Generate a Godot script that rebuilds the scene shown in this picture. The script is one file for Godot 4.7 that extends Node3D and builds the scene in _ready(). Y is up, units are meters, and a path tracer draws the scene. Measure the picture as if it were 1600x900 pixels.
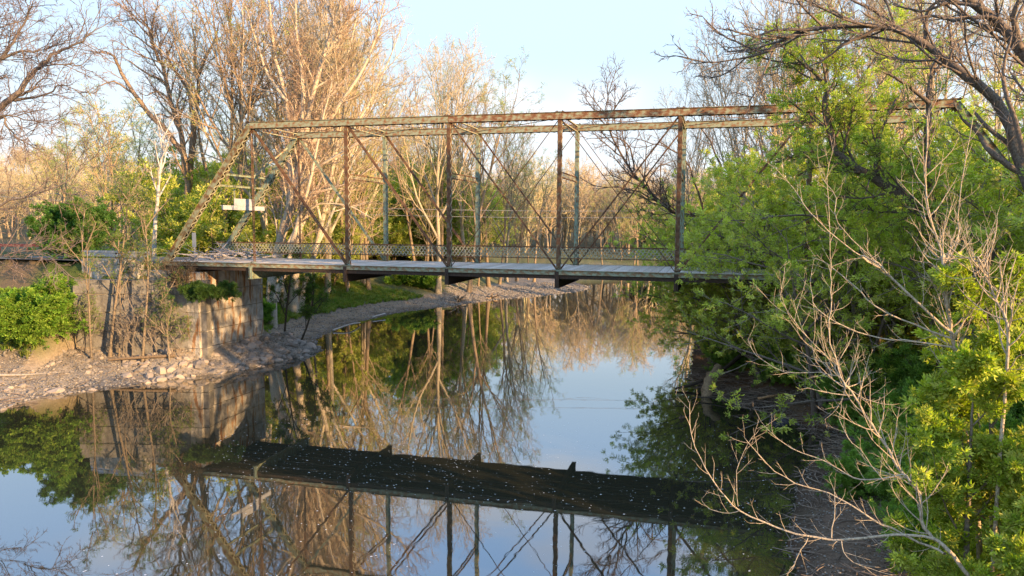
extends Node3D
# An abandoned iron truss bridge over a slow river on a spring evening.
# Units are metres, y is up, the water lies at y = 0 and the camera looks along -z.

# ---------------------------------------------------------------- limbs of the trees that stand alone: joints, radius at the foot, radius at the tip
const DEAD_FAN_LIMBS := [
	[[Vector3(6.34, 1.78, -9.60), Vector3(6.15, 2.01, -9.70), Vector3(5.94, 2.29, -9.82), Vector3(5.85, 2.37, -9.99), Vector3(5.71, 2.58, -10.09), Vector3(5.76, 2.91, -10.22), Vector3(5.56, 3.20, -10.40), Vector3(5.40, 3.55, -10.61), Vector3(5.18, 3.91, -10.73), Vector3(4.93, 4.34, -10.86), Vector3(5.02, 4.24, -10.92), Vector3(4.93, 4.45, -11.10), Vector3(4.81, 4.65, -11.20), Vector3(4.43, 5.06, -11.32), Vector3(4.08, 5.59, -11.44)], 0.031, 0.005],
	[[Vector3(5.74, 2.45, -9.80), Vector3(5.26, 2.45, -9.92), Vector3(4.75, 2.25, -10.17), Vector3(4.25, 2.24, -10.31), Vector3(3.83, 2.32, -10.47), Vector3(3.36, 2.50, -10.62), Vector3(3.07, 2.79, -10.69), Vector3(2.82, 3.19, -10.86), Vector3(2.69, 3.67, -11.06), Vector3(2.74, 4.00, -11.23)], 0.020, 0.004],
	[[Vector3(5.84, 2.28, -9.70), Vector3(5.78, 2.28, -9.91), Vector3(5.31, 2.46, -10.07), Vector3(4.92, 2.66, -10.11), Vector3(4.55, 2.86, -10.34), Vector3(4.11, 2.96, -10.51), Vector3(3.73, 3.20, -10.64), Vector3(3.37, 3.63, -10.75)], 0.019, 0.004],
	[[Vector3(5.46, 3.18, -9.90), Vector3(5.45, 3.23, -10.13), Vector3(5.09, 3.07, -10.31), Vector3(4.90, 3.04, -10.66), Vector3(4.67, 3.16, -10.88), Vector3(4.24, 3.30, -11.07), Vector3(3.83, 3.67, -11.27)], 0.015, 0.004],
	[[Vector3(4.73, 4.38, -10.40), Vector3(4.71, 4.60, -10.60), Vector3(4.57, 5.13, -10.70), Vector3(4.68, 5.57, -10.88), Vector3(4.71, 5.95, -11.02), Vector3(4.73, 6.21, -11.12), Vector3(4.70, 7.37, -11.25), Vector3(4.84, 7.81, -11.41)], 0.011, 0.003],
	[[Vector3(4.72, 4.49, -10.50), Vector3(4.50, 4.53, -10.77), Vector3(4.07, 4.48, -11.00), Vector3(3.76, 4.68, -11.30), Vector3(3.70, 4.90, -11.64)], 0.007, 0.003],
	[[Vector3(4.20, 2.27, -10.20), Vector3(4.04, 2.01, -10.14), Vector3(3.92, 1.75, -10.14), Vector3(3.87, 1.45, -10.22)], 0.007, 0.003],
	[[Vector3(4.54, 2.36, -9.90), Vector3(4.54, 2.21, -9.70), Vector3(4.78, 2.12, -9.57), Vector3(5.04, 2.12, -9.40)], 0.007, 0.003],
	[[Vector3(4.43, 2.36, -10.00), Vector3(4.53, 2.75, -10.13), Vector3(4.61, 2.94, -10.37)], 0.009, 0.003],
	[[Vector3(3.32, 2.56, -10.50), Vector3(3.13, 2.46, -10.59), Vector3(2.88, 2.53, -10.75), Vector3(2.86, 2.59, -10.86)], 0.006, 0.002],
	[[Vector3(3.29, 2.59, -10.50), Vector3(3.31, 3.07, -10.65), Vector3(3.46, 3.44, -10.74), Vector3(3.70, 3.66, -10.88)], 0.006, 0.002],
	[[Vector3(5.17, 3.14, -10.10), Vector3(5.02, 3.41, -10.33), Vector3(4.82, 3.65, -10.47), Vector3(4.79, 3.88, -10.71), Vector3(4.95, 4.12, -10.96)], 0.007, 0.003],
]
const PALE_SNAG_LIMBS := [
	[[Vector3(7.32, 1.25, -11.20), Vector3(7.18, 2.75, -11.24), Vector3(7.05, 3.44, -11.34), Vector3(7.03, 3.83, -11.46), Vector3(7.05, 4.47, -11.64), Vector3(6.98, 4.93, -11.72), Vector3(6.93, 5.24, -11.76), Vector3(6.88, 5.91, -11.88), Vector3(6.89, 6.19, -11.95), Vector3(7.02, 6.07, -12.09), Vector3(6.96, 6.30, -12.14), Vector3(6.80, 6.99, -12.33), Vector3(6.81, 7.69, -12.46), Vector3(6.87, 8.63, -12.56)], 0.046, 0.010],
	[[Vector3(6.85, 4.99, -11.50), Vector3(6.41, 5.44, -11.70), Vector3(6.07, 5.82, -11.90), Vector3(5.85, 6.07, -11.93), Vector3(5.66, 6.17, -12.14), Vector3(6.14, 5.95, -12.40), Vector3(5.47, 6.42, -12.54), Vector3(5.02, 6.89, -12.65), Vector3(4.81, 7.28, -12.90), Vector3(4.47, 7.74, -13.02)], 0.022, 0.005],
	[[Vector3(6.83, 4.94, -11.50), Vector3(6.43, 5.09, -11.80), Vector3(5.85, 5.38, -11.99), Vector3(5.64, 5.67, -12.24), Vector3(5.31, 6.00, -12.53), Vector3(5.09, 6.14, -12.75)], 0.017, 0.004],
	[[Vector3(6.86, 4.79, -11.50), Vector3(6.39, 4.85, -11.70), Vector3(6.00, 4.84, -12.00), Vector3(5.47, 5.01, -12.13), Vector3(5.07, 5.28, -12.30), Vector3(5.02, 5.61, -12.52), Vector3(5.12, 5.96, -12.75)], 0.015, 0.004],
	[[Vector3(6.94, 6.07, -12.00), Vector3(7.26, 6.44, -12.19), Vector3(7.28, 7.08, -12.28), Vector3(7.46, 7.92, -12.42), Vector3(7.61, 8.59, -12.54)], 0.014, 0.005],
	[[Vector3(6.87, 4.97, -11.50), Vector3(7.01, 5.22, -11.47), Vector3(7.10, 5.55, -11.29), Vector3(7.16, 6.23, -11.16)], 0.015, 0.005],
	[[Vector3(6.09, 5.96, -12.20), Vector3(5.37, 6.70, -12.34), Vector3(5.39, 7.13, -12.54), Vector3(5.23, 7.47, -12.75), Vector3(5.25, 7.87, -13.02)], 0.009, 0.003],
	[[Vector3(6.52, 5.40, -11.80), Vector3(6.55, 5.85, -11.85), Vector3(6.55, 6.19, -11.94)], 0.007, 0.003],
]
const THIN_SNAG_LIMBS := [
	[[Vector3(6.82, 3.54, -10.20), Vector3(6.94, 4.54, -10.33), Vector3(6.98, 5.31, -10.43), Vector3(6.91, 5.69, -10.67), Vector3(6.63, 6.24, -10.68), Vector3(6.80, 5.93, -10.87), Vector3(6.80, 6.33, -11.04)], 0.028, 0.006],
	[[Vector3(7.04, 5.27, -10.50), Vector3(6.96, 5.57, -10.34), Vector3(6.98, 5.97, -10.27)], 0.011, 0.005],
	[[Vector3(6.91, 4.62, -10.30), Vector3(6.94, 4.85, -10.15), Vector3(6.91, 4.96, -9.96)], 0.010, 0.005],
]
const LEAN_LIMBS := [
	[[Vector3(14.83, 3.89, -19.50), Vector3(13.56, 4.71, -19.69), Vector3(12.75, 5.77, -19.82), Vector3(11.73, 6.74, -20.11), Vector3(11.12, 7.12, -20.28), Vector3(10.50, 7.59, -20.62), Vector3(9.95, 7.98, -20.82), Vector3(9.37, 8.38, -20.96), Vector3(9.01, 8.70, -21.07), Vector3(8.84, 9.59, -21.33), Vector3(8.81, 10.49, -21.53), Vector3(8.63, 10.92, -21.73), Vector3(8.29, 11.28, -21.95)], 0.220, 0.040],
	[[Vector3(9.07, 8.67, -21.20), Vector3(8.57, 8.72, -21.35), Vector3(7.93, 8.60, -21.35), Vector3(7.40, 8.40, -21.44)], 0.090, 0.030],
	[[Vector3(10.02, 8.02, -20.80), Vector3(10.14, 9.16, -20.99), Vector3(10.39, 9.72, -21.08), Vector3(10.81, 10.30, -21.27)], 0.100, 0.030],
	[[Vector3(11.59, 6.78, -20.00), Vector3(11.15, 7.19, -20.07), Vector3(11.09, 8.33, -20.22), Vector3(11.07, 9.83, -20.26), Vector3(11.13, 10.52, -20.36), Vector3(11.45, 10.98, -20.43)], 0.130, 0.030],
	[[Vector3(11.04, 9.90, -20.20), Vector3(10.60, 10.26, -20.20), Vector3(10.10, 10.55, -20.14), Vector3(9.73, 10.69, -20.16)], 0.060, 0.020],
]
const ARCH_LIMBS := [
	[[Vector3(14.15, 3.66, -17.00), Vector3(13.26, 4.95, -17.30), Vector3(11.86, 7.91, -17.50), Vector3(11.44, 9.32, -17.70), Vector3(10.76, 9.96, -17.72), Vector3(10.39, 10.40, -18.01), Vector3(10.03, 10.84, -18.24), Vector3(9.42, 11.26, -18.39), Vector3(8.92, 11.48, -18.63), Vector3(8.02, 11.52, -18.74), Vector3(7.22, 11.46, -18.97), Vector3(6.68, 11.23, -19.17), Vector3(6.29, 10.97, -19.24), Vector3(5.63, 10.87, -19.63)], 0.150, 0.025],
	[[Vector3(8.91, 11.46, -18.60), Vector3(8.41, 11.22, -18.81), Vector3(8.15, 11.09, -18.84), Vector3(7.86, 10.88, -19.12), Vector3(7.65, 10.64, -19.26)], 0.050, 0.020],
	[[Vector3(7.50, 11.45, -18.80), Vector3(6.41, 11.46, -19.02), Vector3(5.76, 11.18, -19.14)], 0.045, 0.015],
	[[Vector3(9.86, 10.95, -18.30), Vector3(9.77, 11.60, -18.21), Vector3(9.87, 11.92, -17.95)], 0.060, 0.030],
	[[Vector3(9.22, 11.33, -18.40), Vector3(8.96, 11.70, -18.60), Vector3(8.31, 12.06, -18.69), Vector3(8.05, 12.27, -18.74)], 0.050, 0.020],
	[[Vector3(10.08, 10.79, -18.20), Vector3(10.24, 10.59, -18.00), Vector3(10.37, 10.96, -17.92), Vector3(10.78, 11.18, -17.76), Vector3(11.20, 11.46, -17.63)], 0.050, 0.020],
	[[Vector3(10.03, 10.72, -18.00), Vector3(9.92, 10.29, -18.11), Vector3(9.86, 9.69, -18.06)], 0.050, 0.020],
	[[Vector3(12.20, 7.66, -17.50), Vector3(11.23, 8.32, -17.60), Vector3(10.99, 8.81, -17.89), Vector3(10.52, 9.27, -17.93)], 0.085, 0.030],
	[[Vector3(12.18, 7.99, -17.50), Vector3(11.70, 8.53, -17.72), Vector3(11.11, 8.99, -17.78), Vector3(10.91, 9.43, -18.04)], 0.080, 0.030],
]
const STEEP_LIMBS := [
	[[Vector3(13.18, 5.87, -14.50), Vector3(11.46, 7.84, -14.72), Vector3(10.63, 9.22, -14.91), Vector3(10.01, 10.06, -15.01), Vector3(9.69, 10.65, -15.24), Vector3(9.01, 11.14, -15.27), Vector3(8.58, 11.65, -15.53)], 0.190, 0.060],
	[[Vector3(9.65, 10.48, -15.00), Vector3(9.35, 10.76, -15.08), Vector3(8.75, 10.75, -15.25), Vector3(8.17, 10.83, -15.34), Vector3(7.60, 10.56, -15.40)], 0.050, 0.015],
	[[Vector3(9.88, 10.14, -14.90), Vector3(9.58, 10.68, -14.75), Vector3(9.57, 11.03, -14.53)], 0.070, 0.030],
	[[Vector3(9.94, 8.02, -14.70), Vector3(9.48, 9.12, -14.60), Vector3(9.41, 9.76, -14.65), Vector3(9.50, 10.33, -14.60)], 0.050, 0.020],
	[[Vector3(9.14, 11.01, -15.20), Vector3(8.69, 11.11, -15.38), Vector3(8.19, 10.97, -15.48), Vector3(7.59, 11.15, -15.55)], 0.040, 0.015],
]
const LEFT_EDGE_LIMBS := [
	[[Vector3(-22.46, -0.53, -26.00), Vector3(-21.67, 4.27, -25.97), Vector3(-20.36, 8.49, -26.05), Vector3(-18.75, 12.80, -26.00), Vector3(-18.07, 15.91, -25.90)], 0.300, 0.100],
	[[Vector3(-20.70, 7.61, -26.00), Vector3(-18.95, 9.36, -26.01), Vector3(-17.49, 10.44, -25.90), Vector3(-16.73, 10.81, -25.52), Vector3(-16.25, 11.40, -25.57), Vector3(-15.81, 11.74, -25.40), Vector3(-15.39, 12.11, -25.44), Vector3(-14.68, 12.36, -25.15), Vector3(-14.06, 12.49, -25.02), Vector3(-13.56, 12.99, -25.00)], 0.130, 0.015],
	[[Vector3(-19.78, 10.01, -26.00), Vector3(-18.67, 11.10, -26.07), Vector3(-17.25, 11.99, -25.65), Vector3(-16.53, 12.21, -25.56), Vector3(-15.93, 12.31, -25.64), Vector3(-15.44, 12.47, -25.64)], 0.080, 0.015],
	[[Vector3(-19.25, 11.51, -26.00), Vector3(-17.41, 12.15, -25.90), Vector3(-16.98, 12.49, -25.78), Vector3(-16.66, 13.03, -25.83), Vector3(-16.17, 13.63, -25.70), Vector3(-15.88, 13.89, -25.34)], 0.070, 0.015],
	[[Vector3(-17.09, 10.69, -25.80), Vector3(-16.39, 10.74, -25.74), Vector3(-15.52, 10.83, -25.29), Vector3(-14.82, 11.07, -25.13), Vector3(-14.00, 10.60, -25.12)], 0.050, 0.010],
	[[Vector3(-16.86, 10.91, -25.80), Vector3(-16.24, 10.98, -25.61), Vector3(-15.88, 11.35, -25.57), Vector3(-15.16, 11.25, -25.18)], 0.040, 0.010],
	[[Vector3(-20.84, 7.16, -26.00), Vector3(-18.99, 8.71, -26.01), Vector3(-17.34, 10.08, -25.64), Vector3(-17.10, 9.91, -25.51), Vector3(-16.75, 9.48, -25.52), Vector3(-16.21, 9.31, -25.34)], 0.070, 0.012],
	[[Vector3(-18.75, 8.90, -25.70), Vector3(-17.27, 10.12, -25.54), Vector3(-16.38, 10.01, -25.50), Vector3(-15.49, 9.83, -25.25), Vector3(-14.69, 9.91, -24.82)], 0.035, 0.008],
	[[Vector3(-15.75, 11.69, -25.30), Vector3(-14.69, 11.82, -25.13), Vector3(-14.26, 11.69, -25.12), Vector3(-13.68, 11.46, -25.00)], 0.030, 0.008],
	[[Vector3(-21.20, 4.94, -26.00), Vector3(-19.09, 6.51, -25.98), Vector3(-17.60, 7.18, -25.79), Vector3(-16.32, 7.51, -25.55), Vector3(-14.97, 8.05, -25.51), Vector3(-14.13, 8.92, -25.63)], 0.060, 0.010],
	[[Vector3(-21.29, 3.60, -26.00), Vector3(-18.97, 4.98, -25.70), Vector3(-17.55, 5.43, -25.60), Vector3(-16.34, 5.62, -25.42), Vector3(-15.25, 5.26, -25.05)], 0.040, 0.008],
]
const TWIN_LIMBS := [
	[[Vector3(-21.87, 4.12, -50.00), Vector3(-21.71, 7.32, -50.06), Vector3(-21.64, 9.22, -50.04), Vector3(-21.81, 11.83, -49.93), Vector3(-22.42, 13.83, -50.15), Vector3(-22.76, 15.56, -49.99), Vector3(-23.11, 16.93, -50.15), Vector3(-23.49, 17.90, -49.93), Vector3(-23.86, 19.17, -50.13), Vector3(-24.45, 19.87, -50.10)], 0.260, 0.040],
	[[Vector3(-21.62, 10.69, -50.00), Vector3(-22.21, 11.82, -49.90), Vector3(-23.54, 13.35, -49.69), Vector3(-24.62, 14.84, -49.44), Vector3(-25.44, 16.28, -49.53), Vector3(-25.67, 17.02, -49.24), Vector3(-26.05, 17.42, -49.20), Vector3(-26.59, 17.34, -48.87)], 0.200, 0.040],
	[[Vector3(-21.81, 7.32, -50.50), Vector3(-21.39, 11.89, -50.43), Vector3(-21.16, 13.90, -50.54), Vector3(-21.03, 15.52, -50.86), Vector3(-21.14, 17.06, -50.72), Vector3(-21.23, 18.69, -51.06), Vector3(-21.47, 19.91, -50.95)], 0.220, 0.040],
	[[Vector3(-21.44, 13.92, -50.70), Vector3(-21.76, 15.40, -50.80), Vector3(-22.46, 16.54, -50.80), Vector3(-23.04, 17.52, -50.97), Vector3(-22.64, 18.53, -50.85)], 0.120, 0.030],
	[[Vector3(-21.00, 16.22, -50.70), Vector3(-20.40, 17.59, -50.76), Vector3(-19.84, 18.91, -51.06), Vector3(-19.53, 19.91, -50.88)], 0.120, 0.030],
	[[Vector3(-22.37, 13.39, -50.00), Vector3(-22.96, 13.57, -49.81), Vector3(-23.41, 13.52, -49.44)], 0.080, 0.030],
	[[Vector3(-22.59, 14.64, -50.00), Vector3(-23.29, 15.10, -49.73), Vector3(-23.99, 14.74, -49.43)], 0.070, 0.030],
	[[Vector3(-22.87, 15.67, -50.00), Vector3(-24.03, 16.41, -49.63), Vector3(-25.21, 17.14, -49.76)], 0.090, 0.030],
	[[Vector3(-24.74, 14.95, -49.50), Vector3(-25.85, 15.65, -49.47), Vector3(-27.02, 15.31, -49.31)], 0.080, 0.030],
]
const SYC_LIMBS := [
	[[Vector3(-14.25, 1.53, -44.00), Vector3(-14.17, 3.50, -44.23), Vector3(-13.85, 5.20, -44.40), Vector3(-13.22, 7.02, -44.20), Vector3(-12.77, 9.05, -44.48), Vector3(-12.39, 10.67, -44.55), Vector3(-11.93, 13.29, -44.70), Vector3(-11.19, 16.29, -44.95), Vector3(-10.22, 19.24, -44.99), Vector3(-9.86, 21.84, -45.19)], 0.360, 0.050],
	[[Vector3(-13.39, 6.72, -44.50), Vector3(-13.12, 8.80, -44.61), Vector3(-13.31, 11.46, -45.05), Vector3(-13.50, 13.75, -45.31), Vector3(-14.22, 16.41, -45.59), Vector3(-14.60, 19.43, -45.79), Vector3(-14.84, 21.75, -46.12)], 0.220, 0.050],
	[[Vector3(-12.82, 8.98, -44.50), Vector3(-12.31, 14.04, -44.76), Vector3(-12.80, 16.73, -45.32), Vector3(-12.96, 20.45, -45.47)], 0.180, 0.040],
	[[Vector3(-13.84, 5.20, -44.50), Vector3(-12.58, 8.05, -44.66), Vector3(-10.72, 8.64, -44.89), Vector3(-8.82, 9.60, -44.95), Vector3(-7.66, 10.73, -44.93)], 0.120, 0.030],
	[[Vector3(-12.55, 10.31, -44.70), Vector3(-10.64, 12.94, -44.80), Vector3(-9.15, 15.22, -45.04), Vector3(-8.05, 17.88, -45.35), Vector3(-7.71, 19.82, -45.68)], 0.160, 0.030],
	[[Vector3(-13.07, 8.04, -44.40), Vector3(-11.35, 9.92, -44.44), Vector3(-9.02, 11.21, -44.16), Vector3(-7.13, 12.31, -44.06), Vector3(-6.01, 13.97, -44.11)], 0.120, 0.030],
	[[Vector3(-13.33, 13.70, -45.00), Vector3(-14.46, 15.19, -45.09), Vector3(-15.24, 17.45, -45.30), Vector3(-15.95, 19.66, -45.32)], 0.120, 0.030],
	[[Vector3(-14.04, 3.88, -44.20), Vector3(-11.99, 7.28, -43.85), Vector3(-9.72, 7.67, -43.75), Vector3(-7.83, 6.75, -43.57)], 0.080, 0.020],
	[[Vector3(-13.89, 2.04, -43.60), Vector3(-13.23, 3.93, -43.53), Vector3(-12.52, 6.17, -43.31), Vector3(-11.85, 8.38, -43.42), Vector3(-11.00, 11.63, -43.17), Vector3(-10.15, 14.79, -42.86)], 0.200, 0.030],
]
const HANG_LIMBS := [
	[[Vector3(12.42, 3.12, -38.00), Vector3(9.94, 6.85, -37.68), Vector3(8.36, 7.16, -37.84), Vector3(7.35, 7.79, -37.68), Vector3(6.00, 9.20, -37.48), Vector3(4.82, 11.04, -37.20), Vector3(4.45, 12.23, -36.93)], 0.140, 0.020],
	[[Vector3(7.47, 7.69, -37.50), Vector3(6.29, 8.24, -37.19), Vector3(5.01, 8.48, -37.08), Vector3(3.57, 8.52, -36.90)], 0.050, 0.015],
	[[Vector3(5.97, 9.18, -37.30), Vector3(5.80, 10.44, -37.35), Vector3(4.99, 10.89, -37.24), Vector3(3.40, 10.71, -37.10)], 0.050, 0.015],
	[[Vector3(9.62, 7.01, -37.70), Vector3(9.03, 8.90, -37.47), Vector3(8.19, 10.15, -37.41), Vector3(6.90, 10.60, -37.33), Vector3(5.81, 10.92, -37.46)], 0.060, 0.015],
	[[Vector3(6.64, 8.57, -37.40), Vector3(7.25, 9.51, -37.38), Vector3(8.26, 9.86, -37.70)], 0.040, 0.015],
	[[Vector3(10.33, 6.69, -37.90), Vector3(10.61, 8.94, -38.00), Vector3(9.90, 10.84, -37.98), Vector3(8.95, 12.13, -38.17)], 0.080, 0.020],
]

# water's edge, from behind the camera upstream
const LEFT_EDGE := [Vector2(-24, 120), Vector2(-20, 40), Vector2(-19.2, 5), Vector2(-18.8, -12), Vector2(-18.03, -25.9), Vector2(-17.8, -27.6), Vector2(-16.7, -28.7), Vector2(-15.5, -29.8), Vector2(-14.3, -31.1),
	Vector2(-13.1, -32.2), Vector2(-11.8, -34), Vector2(-10.8, -35.8), Vector2(-9.8, -38.3), Vector2(-10.5, -39.9), Vector2(-11.1, -42.2), Vector2(-11.0, -45.5), Vector2(-10.3, -49.7), Vector2(-8.5, -54.8),
	Vector2(-5.1, -59.7), Vector2(-2.2, -63.9), Vector2(1.75, -67.5), Vector2(6.3, -72.9), Vector2(8.3, -77.4), Vector2(7.4, -85.8), Vector2(9, -91), Vector2(22, -95), Vector2(60, -100), Vector2(240, -108)]
const RIGHT_EDGE := [Vector2(240, -90), Vector2(60, -84), Vector2(38, -78), Vector2(24, -68), Vector2(16, -58), Vector2(12, -48), Vector2(9.4, -38.7), Vector2(7.8, -32.2), Vector2(7.7, -28.5), Vector2(8.8, -26.6),
	Vector2(9.65, -24.4), Vector2(9.6, -22.6), Vector2(7.25, -18.6), Vector2(5.8, -15.2), Vector2(5.4, -13.7), Vector2(5, -8), Vector2(6, 10), Vector2(7, 60), Vector2(8, 120)]

const PANEL := 4.534          # one panel of the truss
const WIDE := 3.773           # between the two trusses
const PIN := 4.783            # height of the lower pins
const TOP := 10.783           # height of the upper chord
const BRIDGE_AT := Vector3(-11.315, 0, -32.793)
const BRIDGE_YAW := 0.2633

var river := PackedVector2Array()
var taken := {}
var M := {}
var noise := FastNoiseLite.new()
var rng := RandomNumberGenerator.new()


# ---------------------------------------------------------------- shapes
class Geo:
	var v := PackedVector3Array()
	var n := PackedVector3Array()
	var c := PackedColorArray()
	var ix := PackedInt32Array()

	func flat(a: Vector3, b: Vector3, d: Vector3, col: Color) -> void:   # clockwise from the front
		var nn := (d - a).cross(b - a).normalized()
		var k := v.size()
		v.append(a); v.append(b); v.append(d)
		n.append(nn); n.append(nn); n.append(nn)
		c.append(col); c.append(col); c.append(col)
		ix.append(k); ix.append(k + 1); ix.append(k + 2)

	func face(a: Vector3, b: Vector3, d: Vector3, e: Vector3, col: Color) -> void:
		flat(a, b, d, col)
		flat(a, d, e, col)

	func box(t: Transform3D, size: Vector3, col := Color.WHITE) -> void:
		var h := size * 0.5
		var p := []
		for i in 8:
			p.append(t * Vector3(h.x if i & 1 else -h.x, h.y if i & 2 else -h.y, h.z if i & 4 else -h.z))
		face(p[4], p[6], p[7], p[5], col)
		face(p[1], p[3], p[2], p[0], col)
		face(p[0], p[2], p[6], p[4], col)
		face(p[5], p[7], p[3], p[1], col)
		face(p[6], p[2], p[3], p[7], col)
		face(p[0], p[4], p[5], p[1], col)

	func slab(centre: Vector3, size: Vector3, col := Color.WHITE) -> void:
		box(Transform3D(Basis(), centre), size, col)

	func beam(p: Vector3, q: Vector3, deep: float, wide: float, up := Vector3.UP, col := Color.WHITE) -> void:   # deep along up, wide across
		var x := (q - p).normalized()
		var z := x.cross(up).normalized()
		box(Transform3D(Basis(x, z.cross(x), z), (p + q) * 0.5), Vector3(p.distance_to(q), deep, wide), col)

	func tube(p: PackedVector3Array, r: PackedFloat32Array, sides: int, c0 := Color.WHITE, c1 := Color.WHITE, pointed := true) -> void:
		var last := p.size() - 1
		var t := (p[1] - p[0]).normalized()
		var u := t.cross(Vector3.RIGHT if absf(t.x) < 0.7 else Vector3.UP).normalized()
		var first := v.size()
		for j in p.size():
			if j > 0:
				t = (p[mini(j + 1, last)] - p[j - 1]).normalized()
				u = (u - t * u.dot(t)).normalized()
			var w := t.cross(u)
			var col := c0.lerp(c1, float(j) / last)
			if j == last and pointed:
				v.append(p[j]); n.append(t); c.append(col)
				break
			for k in sides:
				var a := TAU * k / sides
				var o := u * cos(a) + w * sin(a)
				v.append(p[j] + o * r[j]); n.append(o); c.append(col)
		for j in last:
			var a0 := first + j * sides
			for k in sides:
				var k1 := (k + 1) % sides
				if j == last - 1 and pointed:
					ix.append(a0 + k); ix.append(a0 + sides); ix.append(a0 + k1)
				else:
					ix.append(a0 + k); ix.append(a0 + sides + k); ix.append(a0 + sides + k1)
					ix.append(a0 + k); ix.append(a0 + sides + k1); ix.append(a0 + k1)

	func mesh() -> ArrayMesh:
		var s := []
		s.resize(Mesh.ARRAY_MAX)
		s[Mesh.ARRAY_VERTEX] = v
		s[Mesh.ARRAY_NORMAL] = n
		s[Mesh.ARRAY_COLOR] = c
		s[Mesh.ARRAY_INDEX] = ix
		var m := ArrayMesh.new()
		m.add_surface_from_arrays(Mesh.PRIMITIVE_TRIANGLES, s)
		return m


class Grower:   # grows the wood of one tree and remembers where its leaf sprigs sit
	var rng: RandomNumberGenerator
	var trunk := Geo.new()
	var crown := Geo.new()
	var leaves := PackedFloat32Array()
	var L: Array
	var tints: Array = []
	var leaf_size := Vector2(0.8, 1.2)
	var droop := 0.3

	func unit() -> Vector3:
		return Vector3(rng.randf_range(-1, 1), rng.randf_range(-1, 1), rng.randf_range(-1, 1))

	func grow(p: Vector3, d: Vector3, length: float, r0: float, lev: int) -> void:
		var P: Dictionary = L[lev]
		var pts := PackedVector3Array([p])
		var step: float = length / P.seg
		for s in int(P.seg):
			d = (d + unit() * P.wig + Vector3.UP * P.trop).normalized()
			p += d * step
			pts.append(p)
		limb(pts, r0, P.tip, lev, P.n)

	func limb(pts: PackedVector3Array, r0: float, r1: float, lev: int, n: int, t0 := -1.0) -> void:
		var P: Dictionary = L[lev]
		var last := pts.size() - 1
		var r := PackedFloat32Array()
		var length := 0.0
		for j in pts.size():
			r.append(lerpf(r0, minf(r0, r1), float(j) / last))
			if j > 0:
				length += pts[j].distance_to(pts[j - 1])
		if lev == 0 and t0 < 0:
			r[0] *= 1.5
		(trunk if lev == 0 else crown).tube(pts, r, P.sides, P.col, P.col2)
		if P.has("leaf"):
			for k in int(P.leaf):
				var f := rng.randf_range(0.15, 1.0) * last
				var j := mini(int(f), last - 1)
				sprig(pts[j].lerp(pts[j + 1], f - j), (pts[j + 1] - pts[j]).normalized())
		if lev + 1 >= L.size():
			return
		var Q: Dictionary = L[lev + 1]
		var az := rng.randf() * TAU
		var from: float = P.t0 if t0 < 0 else t0
		for k in n:
			var t: float = lerpf(from, 1.0, (k + rng.randf()) / n)
			var f := t * last
			var j := mini(int(f), last - 1)
			var at := pts[j].lerp(pts[j + 1], f - j)
			var tan := (pts[j + 1] - pts[j]).normalized()
			var u := tan.cross(Vector3.UP if absf(tan.y) < 0.8 else Vector3.RIGHT).normalized()
			az += 2.4 + rng.randf_range(-0.5, 0.5)
			var side := u * cos(az) + tan.cross(u) * sin(az)
			var ang: float = deg_to_rad(Q.ang * rng.randf_range(0.7, 1.3))
			var cl: float = maxf(length * Q.lr * lerpf(1.15, 0.5, t) * rng.randf_range(0.65, 1.3), Q.get("lmin", 0.1))
			grow(at, (tan * cos(ang) + side * sin(ang)).normalized(), minf(cl, Q.get("lmax", 99.0)), clampf(lerpf(r[j], r[j + 1], f - j) * 0.7, Q.tip, Q.rmax), lev + 1)

	func sprig(at: Vector3, out: Vector3) -> void:
		var z := (out + unit() * 0.9 + Vector3.DOWN * droop).normalized()
		var x := z.cross(Vector3.UP + unit() * 0.5).normalized()
		var y := z.cross(x)
		var s := rng.randf_range(leaf_size.x, leaf_size.y)
		x *= s; y *= s; z *= s
		var col: Color = tints[rng.randi() % tints.size()]
		var b := rng.randf_range(0.6, 1.3)
		leaves.append_array(PackedFloat32Array([x.x, y.x, z.x, at.x, x.y, y.y, z.y, at.y, x.z, y.z, z.z, at.z, col.r * b, col.g * b, col.b * b, 1.0]))

	func smooth(joints: Array, jitter: float) -> PackedVector3Array:
		var out := PackedVector3Array()
		for j in joints.size() - 1:
			var a: Vector3 = joints[maxi(j - 1, 0)]
			var b: Vector3 = joints[j]
			var d: Vector3 = joints[j + 1]
			var e: Vector3 = joints[mini(j + 2, joints.size() - 1)]
			for s in 3:
				out.append(b.cubic_interpolate(d, a, e, s / 3.0) + unit() * jitter)
		out.append(joints[-1])
		return out


# ---------------------------------------------------------------- naming
func numbered(called: String) -> String:
	var k: int = taken.get(called, 0)
	taken[called] = k + 1
	return called if k == 0 else "%s_%03d" % [called, k]


func tag(o: Node, label: String, category: String, group := "") -> Node:
	o.set_meta("label", label)
	o.set_meta("category", category)
	if group:
		o.set_meta("group", group)
	return o


func thing(called: String, label: String, category: String, at := Vector3.ZERO, group := "") -> Node3D:
	var o := Node3D.new()
	o.name = numbered(called)
	o.position = at
	add_child(o)
	tag(o, label, category, group)
	return o


func part(called: String, m: Mesh, mat: Material, under: Node, kind := "") -> MeshInstance3D:
	var o := MeshInstance3D.new()
	o.name = called if under != self else numbered(called)
	o.mesh = m
	o.material_override = mat
	under.add_child(o, true)
	if kind:
		o.set_meta("kind", kind)
	return o


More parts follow.
